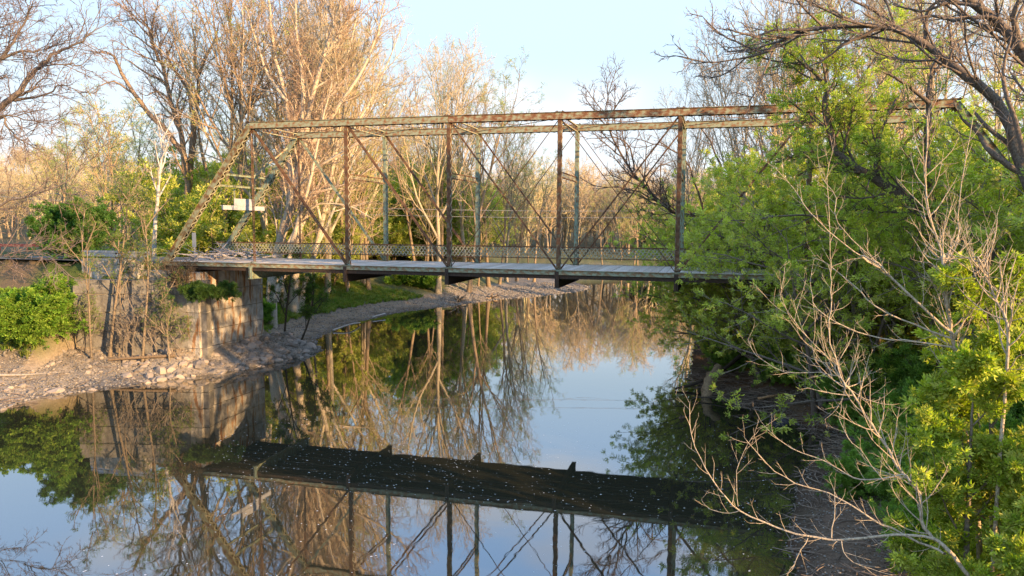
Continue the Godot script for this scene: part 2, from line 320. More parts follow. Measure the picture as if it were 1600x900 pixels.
func flock(called: String, m: Mesh, mat: Material, rows: PackedFloat32Array, under: Node) -> MultiMeshInstance3D:   # what nobody could count
	var mm := MultiMesh.new()
	mm.transform_format = MultiMesh.TRANSFORM_3D
	mm.use_colors = true
	mm.mesh = m
	mm.instance_count = rows.size() / 16
	mm.buffer = rows
	var o := MultiMeshInstance3D.new()
	o.name = called if under != self else numbered(called)
	o.multimesh = mm
	o.material_override = mat
	under.add_child(o, true)
	o.set_meta("kind", "stuff")
	return o


func row(t: Transform3D, c: Color) -> PackedFloat32Array:
	var b := t.basis
	return PackedFloat32Array([b.x.x, b.y.x, b.z.x, t.origin.x, b.x.y, b.y.y, b.z.y, t.origin.y, b.x.z, b.y.z, b.z.z, t.origin.z, c.r, c.g, c.b, 1.0])


func place_words(at: Vector3) -> String:   # where it stands, told by the panels of the bridge
	var b := at.x / maxf(0.1, -at.z)
	var marks := [-0.462, -0.345, -0.219, -0.084, 0.062, 0.2207, 0.393, 0.58]
	var words := ["left of the bridge end", "behind the left portal", "behind the first square panel", "behind the second square panel", "behind the third square panel", "behind the fourth square panel", "behind the fifth square panel", "behind the last square panel", "right of the bridge"]
	if at.z > -31:
		words[6] = "on the slope before the fifth panel"
		words[7] = "on the slope before the last panel"
	for k in marks.size():
		if b < marks[k]:
			return words[k]
	return words[-1]


func tell_apart(things: Array, look: String) -> void:   # each gets a label of its own: its panel of the bridge, then its rank from near to far
	var by := {}
	things.sort_custom(func(a, b): return a.position.z > b.position.z)
	for o in things:
		var w := place_words(o.position)
		var list: Array = by.get_or_add(w, [])
		list.append(o)
	for w in by:
		var list: Array = by[w]
		for k in list.size():
			var rank: String = ["nearest", "second nearest", "third nearest", "fourth nearest", "fifth nearest", "sixth nearest", "seventh nearest", "eighth nearest", "ninth nearest", "tenth nearest"][k] if k < 10 else "%dth nearest" % (k + 1)
			if list.size() == 1:
				rank = "only one"
			elif k == list.size() - 1:
				rank = "farthest"
			list[k].set_meta("label", "%s %s, %s there" % [look, w, rank])


func again(o: Node3D, at: Vector3, turn: float, size: float, label := "") -> Node3D:   # another of the same kind
	var stem := String(o.name).rstrip("0123456789").rstrip("_")
	var r: Node3D = o.duplicate()
	r.name = numbered(stem)
	add_child(r)
	r.position = at
	r.rotation = Vector3(0, turn, 0)
	r.scale = Vector3.ONE * size
	if label:
		r.set_meta("label", label)
	return r


# ---------------------------------------------------------------- materials
func ramp(stops: Array) -> Gradient:
	var g := Gradient.new()
	var o := PackedFloat32Array()
	var c := PackedColorArray()
	for s in stops:
		o.append(s[0])
		c.append((s[1] as Color).linear_to_srgb())
	g.offsets = o
	g.colors = c
	return g


func cloud(freq: float, octaves: int, sd: int, colors: Gradient = null, bumps := 0.0, side := 512, kind := FastNoiseLite.TYPE_SIMPLEX_SMOOTH) -> NoiseTexture2D:
	var f := FastNoiseLite.new()
	f.seed = sd
	f.noise_type = kind
	f.frequency = freq
	f.fractal_octaves = octaves
	f.fractal_gain = 0.55
	var t := NoiseTexture2D.new()
	t.width = side
	t.height = side
	t.seamless = true
	t.noise = f
	if colors:
		t.color_ramp = colors
	if bumps > 0:
		t.as_normal_map = true
		t.bump_strength = bumps
	return t


func stuff_of(called: String, rough: float, tex: Texture2D = null, scale := Vector3.ONE, bump: Texture2D = null, bump_scale := 1.0, world := false) -> StandardMaterial3D:
	var m := StandardMaterial3D.new()
	m.resource_name = called
	m.roughness = rough
	m.metallic_specular = 0.35
	if tex:
		m.albedo_texture = tex
	if bump:
		m.normal_enabled = true
		m.normal_texture = bump
		m.normal_scale = bump_scale
	m.uv1_triplanar = true
	m.uv1_world_triplanar = world
	m.uv1_scale = scale
	M[called] = m
	return m


func grey(v: float) -> Color:
	return Color(v, v, v)


func materials() -> void:
	var rough := cloud(0.02, 5, 5, null, 6.0)
	var paint := Color(0.31, 0.33, 0.22)
	var rust := Color(0.2, 0.085, 0.035)
	stuff_of("painted_iron", 0.75, cloud(0.012, 4, 11, ramp([[0.0, paint], [0.4, paint * 0.8], [0.55, Color(0.22, 0.19, 0.11)], [0.72, Color(0.24, 0.15, 0.08)], [0.85, rust], [1.0, Color(0.12, 0.06, 0.03)]])), Vector3(0.6, 0.9, 0.6), rough, 0.15)
	stuff_of("chord_rust", 0.8, cloud(0.012, 4, 19, ramp([[0.0, paint], [0.25, paint * 0.85], [0.45, Color(0.23, 0.16, 0.09)], [0.62, Color(0.18, 0.09, 0.045)], [0.85, Color(0.155, 0.07, 0.033)], [1.0, Color(0.11, 0.055, 0.03)]])), Vector3(0.5, 0.8, 0.5), rough, 0.15)
	stuff_of("end_iron", 0.8, cloud(0.012, 4, 20, ramp([[0.0, paint * 0.8], [0.4, paint * 0.65], [0.55, Color(0.16, 0.13, 0.07)], [0.75, Color(0.12, 0.065, 0.03)], [1.0, Color(0.08, 0.045, 0.025)]])), Vector3(0.5, 0.5, 0.5), rough, 0.2)
	stuff_of("rusty_iron", 0.85, cloud(0.012, 5, 12, ramp([[0.0, Color(0.17, 0.18, 0.11)], [0.22, Color(0.15, 0.12, 0.07)], [0.34, Color(0.14, 0.075, 0.038)], [0.65, Color(0.1, 0.052, 0.028)], [1.0, Color(0.05, 0.03, 0.02)]])), Vector3(0.6, 0.5, 0.6), rough, 0.6)
	stuff_of("green_iron", 0.7, cloud(0.015, 5, 13, ramp([[0.0, Color(0.23, 0.3, 0.22)], [0.5, Color(0.18, 0.235, 0.165)], [0.62, Color(0.2, 0.17, 0.1)], [0.72, Color(0.16, 0.09, 0.045)], [1.0, Color(0.1, 0.05, 0.02)]])), Vector3(1.8, 0.5, 1.8), rough, 0.4)
	stuff_of("pale_lattice", 0.7, cloud(0.03, 4, 14, ramp([[0.0, Color(0.4, 0.41, 0.31)], [0.5, Color(0.33, 0.34, 0.24)], [0.66, Color(0.25, 0.16, 0.08)], [1.0, Color(0.12, 0.06, 0.03)]])), Vector3.ONE)
	stuff_of("dark_iron", 0.9, cloud(0.02, 4, 15, ramp([[0.0, Color(0.035, 0.028, 0.022)], [0.6, Color(0.06, 0.04, 0.028)], [1.0, Color(0.1, 0.05, 0.025)]])), Vector3.ONE)
	stuff_of("deck_wood", 0.85, cloud(0.02, 5, 16, ramp([[0.0, Color(0.33, 0.3, 0.26)], [0.5, Color(0.47, 0.435, 0.38)], [1.0, Color(0.58, 0.545, 0.49)]])), Vector3(2.0, 1.0, 0.3), rough, 0.5)
	stuff_of("sign_white", 0.6, cloud(0.01, 4, 17, ramp([[0.0, grey(0.26)], [0.6, grey(0.35)], [1.0, grey(0.38)]])), Vector3.ONE)
	stuff_of("galvanised", 0.45, cloud(0.02, 4, 18, ramp([[0.0, grey(0.3)], [1.0, Color(0.42, 0.43, 0.45)]])), Vector3.ONE)
	M.galvanised.metallic = 0.5
	# concrete: grey, with rust and damp that ran down it
	var cm := stuff_of("concrete", 0.92, cloud(0.01, 6, 21, ramp([[0.0, Color(0.2, 0.18, 0.15)], [0.3, Color(0.32, 0.3, 0.26)], [0.6, Color(0.42, 0.395, 0.34)], [1.0, Color(0.5, 0.47, 0.41)]])), Vector3(0.4, 0.4, 0.4), cloud(0.03, 5, 22, null, 8.0), 0.6)
	cm.detail_enabled = true
	cm.detail_blend_mode = BaseMaterial3D.BLEND_MODE_MUL
	cm.detail_uv_layer = BaseMaterial3D.DETAIL_UV_2
	cm.uv2_triplanar = true
	cm.uv2_scale = Vector3(0.4, 0.07, 0.4)
	cm.detail_albedo = cloud(0.012, 4, 23, ramp([[0.0, Color(0.6, 0.56, 0.52)], [0.3, Color(0.95, 0.93, 0.9)], [0.58, Color(1, 0.97, 0.92)], [0.7, Color(0.85, 0.58, 0.36)], [0.82, Color(0.6, 0.3, 0.15)], [1.0, Color(0.4, 0.2, 0.11)]]))
	var cg := cm.duplicate() as StandardMaterial3D
	cg.detail_albedo = cloud(0.012, 4, 24, ramp([[0.0, Color(0.45, 0.42, 0.4)], [0.5, Color(0.85, 0.84, 0.82)], [0.75, Color(0.95, 0.93, 0.9)], [1.0, Color(0.6, 0.5, 0.42)]]))
	M["grey_concrete"] = cg
	var cd := cg.duplicate() as StandardMaterial3D
	cd.albedo_color = Color(0.5, 0.51, 0.53).linear_to_srgb()
	M["dull_concrete"] = cd
	# bark: the colour is in the wood's own vertices, the texture only varies it
	for b in [["bark", 0.9], ["dead_wood", 0.8]]:
		var m := stuff_of(b[0], b[1], cloud(0.03, 4, 31, ramp([[0.0, grey(0.35)], [0.4, grey(0.65)], [0.55, grey(0.95)], [1.0, grey(1.0)]])), Vector3(1.5, 0.6, 1.5), cloud(0.04, 4, 32, null, 10.0), 0.8)
		m.vertex_color_use_as_albedo = true
		m.metallic_specular = 0.25
	for b in [["leaf", 0.55]]:
		var m := StandardMaterial3D.new()
		m.resource_name = b[0]
		m.roughness = b[1]
		m.metallic_specular = 0.4
		m.vertex_color_use_as_albedo = true
		m.backlight_enabled = true
		m.backlight = Color(0.9, 1.0, 0.4)
		M[b[0]] = m
	var gr := stuff_of("ground", 0.95, cloud(0.02, 6, 41, ramp([[0.0, grey(0.45)], [0.5, grey(0.85)], [1.0, grey(1.0)]])), Vector3(0.7, 0.7, 0.7), cloud(0.03, 5, 42, null, 14.0), 1.0, true)
	gr.vertex_color_use_as_albedo = true
	gr.metallic_specular = 0.2
	for k in 3:
		var base: Color = [Color(0.25, 0.215, 0.18), Color(0.19, 0.165, 0.135), Color(0.32, 0.265, 0.21)][k]
		stuff_of("stone_%d" % k, 0.9, cloud(0.03, 5, 50 + k, ramp([[0.0, base * 0.6], [0.5, base], [1.0, base * 1.15]])), Vector3(1.2, 1.2, 1.2), rough, 0.7)
	var peb := stuff_of("pebble", 0.9)
	peb.vertex_color_use_as_albedo = true
	var tw := StandardMaterial3D.new()
	tw.vertex_color_use_as_albedo = true
	tw.roughness = 0.9
	M["plain"] = tw
	var w := StandardMaterial3D.new()
	w.resource_name = "river_water"
	w.albedo_color = Color(0.022, 0.021, 0.012).linear_to_srgb()
	w.roughness = 0.015
	w.metallic_specular = 0.72
	w.clearcoat_enabled = true
	w.clearcoat = 0.7
	w.clearcoat_roughness = 0.0
	w.normal_enabled = true
	w.normal_texture = cloud(0.006, 3, 61, null, 2.0)
	w.normal_scale = 0.07
	w.uv1_triplanar = true
	w.uv1_world_triplanar = true
	w.uv1_scale = Vector3(0.12, 0.12, 0.2)
	M["water"] = w
	var ru := StandardMaterial3D.new()
	ru.albedo_color = Color(0.03, 0.03, 0.032).linear_to_srgb()
	ru.roughness = 0.8
	M["rubber"] = ru
	var red := StandardMaterial3D.new()
	red.albedo_color = Color(0.5, 0.08, 0.04).linear_to_srgb()
	red.roughness = 0.6
	M["red_paint"] = red
	var foam := StandardMaterial3D.new()
	foam.albedo_color = Color(0.6, 0.6, 0.57).linear_to_srgb()
	foam.roughness = 0.7
	M["foam"] = foam
	var asphalt := stuff_of("asphalt", 0.95, cloud(0.05, 4, 71, ramp([[0.0, Color(0.1, 0.09, 0.075)], [1.0, Color(0.19, 0.165, 0.13)]])), Vector3.ONE)


func _ready() -> void:
	# ------------------------------------------------ camera, sky, sun, exposure
	var cam := Camera3D.new()
	cam.name = "camera"
	cam.position = Vector3(0, 6.67, 0)
	cam.rotation = Vector3(-0.0867, 0, 0.0065)
	cam.fov = 42.16
	cam.near = 0.1
	cam.far = 4000
	add_child(cam)
	var sun := DirectionalLight3D.new()
	sun.name = "sun"
	sun.basis = Basis.looking_at(-Vector3(0.77, 0.215, 0.60).normalized())
	sun.light_color = Color(1.0, 0.82, 0.6)
	sun.light_energy = 1.6
	sun.light_angular_distance = 0.5
	sun.shadow_enabled = true
	add_child(sun)
	var env := Environment.new()
	env.background_mode = Environment.BG_SKY
	env.sky = Sky.new()
	env.sky.sky_material = sky_air()
	env.background_energy_multiplier = 1.0
	env.tonemap_mode = Environment.TONE_MAPPER_LINEAR
	env.tonemap_exposure = 2.95
	env.sdfgi_enabled = true
	env.ssao_enabled = true
	env.ssil_enabled = true
	var we := WorldEnvironment.new()
	we.name = "world"
	we.environment = env
	add_child(we)

	rng.seed = 7
	noise.seed = 3
	noise.frequency = 0.05
	noise.fractal_octaves = 3
	for p in LEFT_EDGE:
		river.append(p)
	for p in RIGHT_EDGE:
		river.append(p)
	materials()
	# ------------------------------------------------ the setting
	ground_sheet()
	water_sheet()
	approach_road()
	# ------------------------------------------------ the large structures
	abutment()
	bridge()
	# ------------------------------------------------ woods
	woods()
	standing_trees()
	green_bank()
	near_plants()
	# ------------------------------------------------ small things
	rocks()
	ground_litter()
	odds_and_ends()


func sky_air() -> PanoramaSkyMaterial:   # clear evening air with a few thin clouds
	var f := FastNoiseLite.new()
	f.seed = 9
	f.frequency = 2.2
	f.fractal_octaves = 5
	var w := 512
	var h := 256
	var im := Image.create(w, h, false, Image.FORMAT_RGBF)
	for y in h:
		var e := 90.0 - (y + 0.5) / h * 180.0
		var c := Color(0.98, 0.99, 1.0)
		var stops := [[0.0, Color(0.44, 0.42, 0.4)], [5.0, Color(0.35, 0.385, 0.41)], [12.0, Color(0.272, 0.355, 0.43)], [26.0, Color(0.275, 0.455, 0.76)], [45.0, Color(0.26, 0.42, 0.72)], [90.0, Color(0.22, 0.33, 0.55)]]
		if e <= 0:
			c = Color(0.3, 0.28, 0.24)
		else:
			for k in 5:
				if e >= stops[k][0] and e <= stops[k + 1][0]:
					c = (stops[k][1] as Color).lerp(stops[k + 1][1], (e - stops[k][0]) / (stops[k + 1][0] - stops[k][0]))
		for x in w:
			var a := TAU * x / w
			var q := c
			if e > 0:
				var er := deg_to_rad(e)
				var d := Vector3(cos(a) * cos(er), sin(er) * 2.6, sin(a) * cos(er))
				var wisp := smoothstep(0.1, 0.5, f.get_noise_3dv(d)) * smoothstep(4.0, 12.0, e)
				q = c.lerp(Color(0.5, 0.49, 0.49), 0.6 * wisp)
			im.set_pixel(x, y, q)
	var m := PanoramaSkyMaterial.new()
	m.panorama = ImageTexture.create_from_image(im)
	return m


# ---------------------------------------------------------------- ground
func edge(p: Vector2) -> Vector2:   # x: metres from the water's edge, negative in the water; y: -1 on the left side, 1 on the right
	var best := 1e9
	var where := 0
	var inside := false
	var m := river.size()
	var a := river[m - 1]
	for i in m:
		var b := river[i]
		var ab := b - a
		var ap := p - a
		var t := clampf(ap.dot(ab) / ab.length_squared(), 0.0, 1.0)
		var d := (ap - ab * t).length_squared()
		if d < best:
			best = d
			where = i
		if (a.y > p.y) != (b.y > p.y) and p.x < (b.x - a.x) * (p.y - a.y) / (b.y - a.y) + a.x:
			inside = not inside
		a = b
	return Vector2(-sqrt(best) if inside else sqrt(best), -1.0 if where < LEFT_EDGE.size() else 1.0)


func profile(d: float, s: Array) -> float:
	for k in s.size() - 1:
		if d <= s[k + 1].x:
			return lerpf(s[k].y, s[k + 1].y, (d - s[k].x) / (s[k + 1].x - s[k].x))
	return s[-1].y


const NEAR_LEFT := [Vector2(0, 0), Vector2(2, 0.35), Vector2(5, 1.1), Vector2(8, 2.2), Vector2(12, 3.4), Vector2(25, 4.0)]
const FAR_LEFT := [Vector2(0, 0), Vector2(1.2, 0.12), Vector2(2.8, 0.36), Vector2(4.6, 0.85), Vector2(8, 1.55), Vector2(15, 2.6), Vector2(40, 3.2)]
const BAR := [Vector2(0, 0), Vector2(3, 0.18), Vector2(8, 0.45), Vector2(11, 1.0), Vector2(20, 2.4), Vector2(40, 3.0)]
const RIGHT := [Vector2(0, 0), Vector2(2, 0.28), Vector2(4, 0.6), Vector2(8, 1.7), Vector2(14, 3.2), Vector2(25, 4.2)]


func bridge_local(x: float, z: float) -> Vector2:
	var p := Vector2(x - BRIDGE_AT.x, z - BRIDGE_AT.z)
	return Vector2(p.dot(Vector2(cos(BRIDGE_YAW), sin(BRIDGE_YAW))), p.dot(Vector2(-sin(BRIDGE_YAW), cos(BRIDGE_YAW))))


func height(x: float, z: float) -> float:
	var e := edge(Vector2(x, z))
	var d := e.x
	if d < 0:
		return maxf(-1.8, d * 0.4 - 0.02)
	var h: float
	if e.y > 0:
		h = profile(d, RIGHT)
	else:
		var far := smoothstep(-37.5, -41.0, z)
		var bar := smoothstep(-6.0, 0.0, x) * far
		h = lerpf(lerpf(profile(d, NEAR_LEFT), profile(d, FAR_LEFT), far), profile(d, BAR), bar)
		var rip := 1.0 - smoothstep(3.0, 5.5, Vector2(x + 12.8, z + 35.0).length())
		h = maxf(h, minf(d * 0.55, 0.95) * rip)
		var l := bridge_local(x, z)
		if l.x < -2.7 and not (z > -33.25 and x > -19.7):
			var off := absf(l.y + 1.886) - 2.6
			var up := 4.72 - maxf(off, 0.0) * 0.75
			if l.y < -4.15:   # the fill falls away in a cone past the far corner
				up -= maxf(0.0, l.x + 6.8) * 0.85
			if l.y > 0.5 and x > -19.7:
				up = 3.95
			elif l.y > 0.3:
				up = 4.5 - (l.y - 0.3) * 0.8
			h = maxf(h, up)
	h += noise.get_noise_2d(x * 6.0, z * 6.0) * 0.16 * smoothstep(0.0, 1.0, d) + noise.get_noise_2d(x * 22.0, z * 22.0) * 0.08 * smoothstep(0.0, 0.6, d) + noise.get_noise_2d(x, z) * 0.5 * smoothstep(6.0, 20.0, d)
	if z < -100 or absf(x) > 60:
		h += 24.0 * exp(-pow((x + 230) / 120, 2) - pow((z + 330) / 100, 2)) + 9.0 * exp(-pow((x - 60) / 250, 2) - pow((z + 520) / 120, 2)) + 14.0 * exp(-pow((x - 320) / 160, 2) - pow((z + 300) / 160, 2))
	return h


func axis(fine_from: float, fine_to: float, step: float, from: float, to: float) -> PackedFloat32Array:
	var a := PackedFloat32Array()
	var s := step
	var p := fine_from
	while p > from:
		s *= 1.22
		p -= s
		a.append(p)
	a.reverse()
	p = fine_from
	while p < fine_to:
		a.append(p)
		p += step
	s = step
	while p < to:
		a.append(p)
		s *= 1.22
		p += s
	return a


func ground_sheet() -> void:
	var xs := axis(-26, 15, 0.3, -1800, 1800)
	var zs := axis(-76, -8, 0.36, -1800, 1000)
	var nx := xs.size()
	var g := Geo.new()
	var hs := PackedFloat32Array()
	for z in zs:
		for x in xs:
			var h := height(x, z)
			hs.append(h)
			g.v.append(Vector3(x, h, z))
			g.c.append(soil(x, z, h))
	for j in zs.size():
		for i in nx:
			var i0 := maxi(i - 1, 0)
			var i1 := mini(i + 1, nx - 1)
			var j0 := maxi(j - 1, 0)
			var j1 := mini(j + 1, zs.size() - 1)
			var sx := (hs[j * nx + i1] - hs[j * nx + i0]) / (xs[i1] - xs[i0])
			var sz := (hs[j1 * nx + i] - hs[j0 * nx + i]) / (zs[j1] - zs[j0])
			g.n.append(Vector3(-sx, 1, -sz).normalized())
			if i + 1 < nx and j + 1 < zs.size():
				var a := j * nx + i
				g.ix.append_array(PackedInt32Array([a, a + 1, a + nx, a + 1, a + nx + 1, a + nx]))
	part("ground", g.mesh(), M.ground, self, "structure")


func soil(x: float, z: float, h: float) -> Color:
	var wet := lerpf(0.45, 1.0, smoothstep(0.0, 0.14, h + noise.get_noise_2d(x * 9.0, z * 9.0) * 0.06))
	return dry_soil(x, z, h) * wet


func dry_soil(x: float, z: float, h: float) -> Color:   # what the ground is made of there
	var k := noise.get_noise_2d(x * 4.0 + 50, z * 4.0) * 0.5 + 0.5
	var grass := Color(0.055, 0.1, 0.02).lerp(Color(0.11, 0.12, 0.035), k)
	var litter := Color(0.15, 0.105, 0.06).lerp(Color(0.2, 0.15, 0.09), k)
	var gravel := Color(0.26, 0.225, 0.18).lerp(Color(0.34, 0.29, 0.23), k)
	var mud := Color(0.23, 0.175, 0.12).lerp(Color(0.33, 0.26, 0.18), k)
	if x > 2 and z > -60:
		return Color(0.15, 0.105, 0.07).lerp(Color(0.2, 0.115, 0.06), smoothstep(0.5, 0.75, k)).lerp(Color(0.06, 0.085, 0.025), smoothstep(1.2, 2.6, h + k * 0.5))
	if z > -39.5:
		return gravel.lerp(mud, smoothstep(0.5, 1.1, h)).lerp(litter, smoothstep(1.3, 2.2, h)).lerp(grass, smoothstep(0.3, 0.55, k) * smoothstep(0.9, 1.6, h))
	var m := mud.lerp(gravel, smoothstep(-8.0, -2.0, x))
	return m.lerp(grass, smoothstep(0.45, 0.8, h + (k - 0.5) * 0.6) * 0.75).lerp(litter, smoothstep(2.0, 3.0, h + k) * 0.6)


func water_sheet() -> void:
	var p := PlaneMesh.new()
	p.size = Vector2(520, 260)
	var o := part("river_water", p, M.water, self, "structure")
	o.position = Vector3(0, 0, -20)


func approach_road() -> void:
	var g := Geo.new()
	var d := Vector3(cos(BRIDGE_YAW), 0, sin(BRIDGE_YAW))
	var s := Vector3(-d.z, 0, d.x)
	var a := BRIDGE_AT - d * 5.6 - s * 1.886
	a.y = 4.8
	var b := a - d * 40
	g.face(a - s * 2.3, a + s * 2.3, b + s * 2.3, b - s * 2.3, Color.WHITE)
	part("approach_road", g.mesh(), M.asphalt, self, "structure")


# ---------------------------------------------------------------- abutment
func abutment() -> void:
	var a := thing("bridge_abutment", "rust streaked grey concrete abutment under the left end of the iron bridge", "abutment", BRIDGE_AT)
	a.rotation.y = -BRIDGE_YAW
	var tops := [0.35, 1.0, 1.75, 2.6, 3.5, 4.42]
	var low := -0.8
	for k in tops.size():
		var g := Geo.new()
		var out := 0.16 if k == 0 else 0.0
		g.slab(Vector3(-2.95 + out * 0.5, (low + tops[k]) / 2, -1.87), Vector3(0.9 + out, tops[k] - low - 0.03, 4.9 + out * 2))
		part("concrete_block", g.mesh(), M.concrete, a)
		low = tops[k]
	var core := Geo.new()
	core.slab(Vector3(-3.4, 1.75, -1.87), Vector3(1.6, 5.1, 4.8))
	core.slab(Vector3(-4.3, 4.2, -1.87), Vector3(2.6, 0.5, 4.84))
	part("core", core.mesh(), M.grey_concrete, a)
	var back := Geo.new()
	back.slab(Vector3(-5.75, 4.4, -1.87), Vector3(0.4, 0.76, 5.2))
	part("backwall", back.mesh(), M.grey_concrete, a)
	var para := Geo.new()
	para.slab(Vector3(-7.3, 4.42, 0.5), Vector3(2.7, 1.0, 0.35))
	part("parapet", para.mesh(), M.grey_concrete, a)
	# the wing wall runs straight across from the near corner
	var turned := Basis(Vector3.UP, BRIDGE_YAW)
	low = -0.8
	var wt := [1.0, 1.75, 2.6, 3.4, 4.06]
	for k in wt.size():
		var g := Geo.new()
		var mid := turned * (Vector3(-16.55, (low + wt[k]) / 2, -33.32) - BRIDGE_AT)
		mid.y = (low + wt[k]) / 2
		g.box(Transform3D(turned, mid), Vector3(5.9, wt[k] - low - 0.045, 0.56))
		part("wing_wall_block", g.mesh(), M.dull_concrete, a)
		low = wt[k]
	var cap := Geo.new()
	var m2 := turned * (Vector3(-16.55, 0, -33.36) - BRIDGE_AT)
	m2.y = 1.6
	cap.box(Transform3D(turned, m2), Vector3(5.84, 4.8, 0.5))
	part("wing_wall_core", cap.mesh(), M.grey_concrete, a)


# ---------------------------------------------------------------- bridge
func zigzag(g: Geo, p: Vector3, q: Vector3, side: Vector3, pitch: float, bar: float, thick: float, up: Vector3) -> void:   # single lacing between two lines
	var n := maxi(2, int(p.distance_to(q) / pitch))
	for k in n:
		var a := p.lerp(q, float(k) / n) + side * (0.5 if k % 2 else -0.5)
		var b := p.lerp(q, float(k + 1) / n) + side * (-0.5 if k % 2 else 0.5)
		g.beam(a, b, bar, thick, up)


func channel_pair(g: Geo, p: Vector3, q: Vector3, deep: float, apart: float, up: Vector3) -> void:   # two rolled channels side by side, flanges outwards
	var along := (q - p).normalized()
	var z := along.cross(up).normalized()
	var y := z.cross(along)
	for s in [-1.0, 1.0]:
		var o: Vector3 = z * s * apart * 0.5
		g.beam(p + o, q + o, deep, 0.018, y)
		for t in [-1.0, 1.0]:
			var f: Vector3 = o - z * s * 0.035 + y * t * (deep * 0.5 - 0.007)
			g.beam(p + f, q + f, 0.014, 0.07, y)


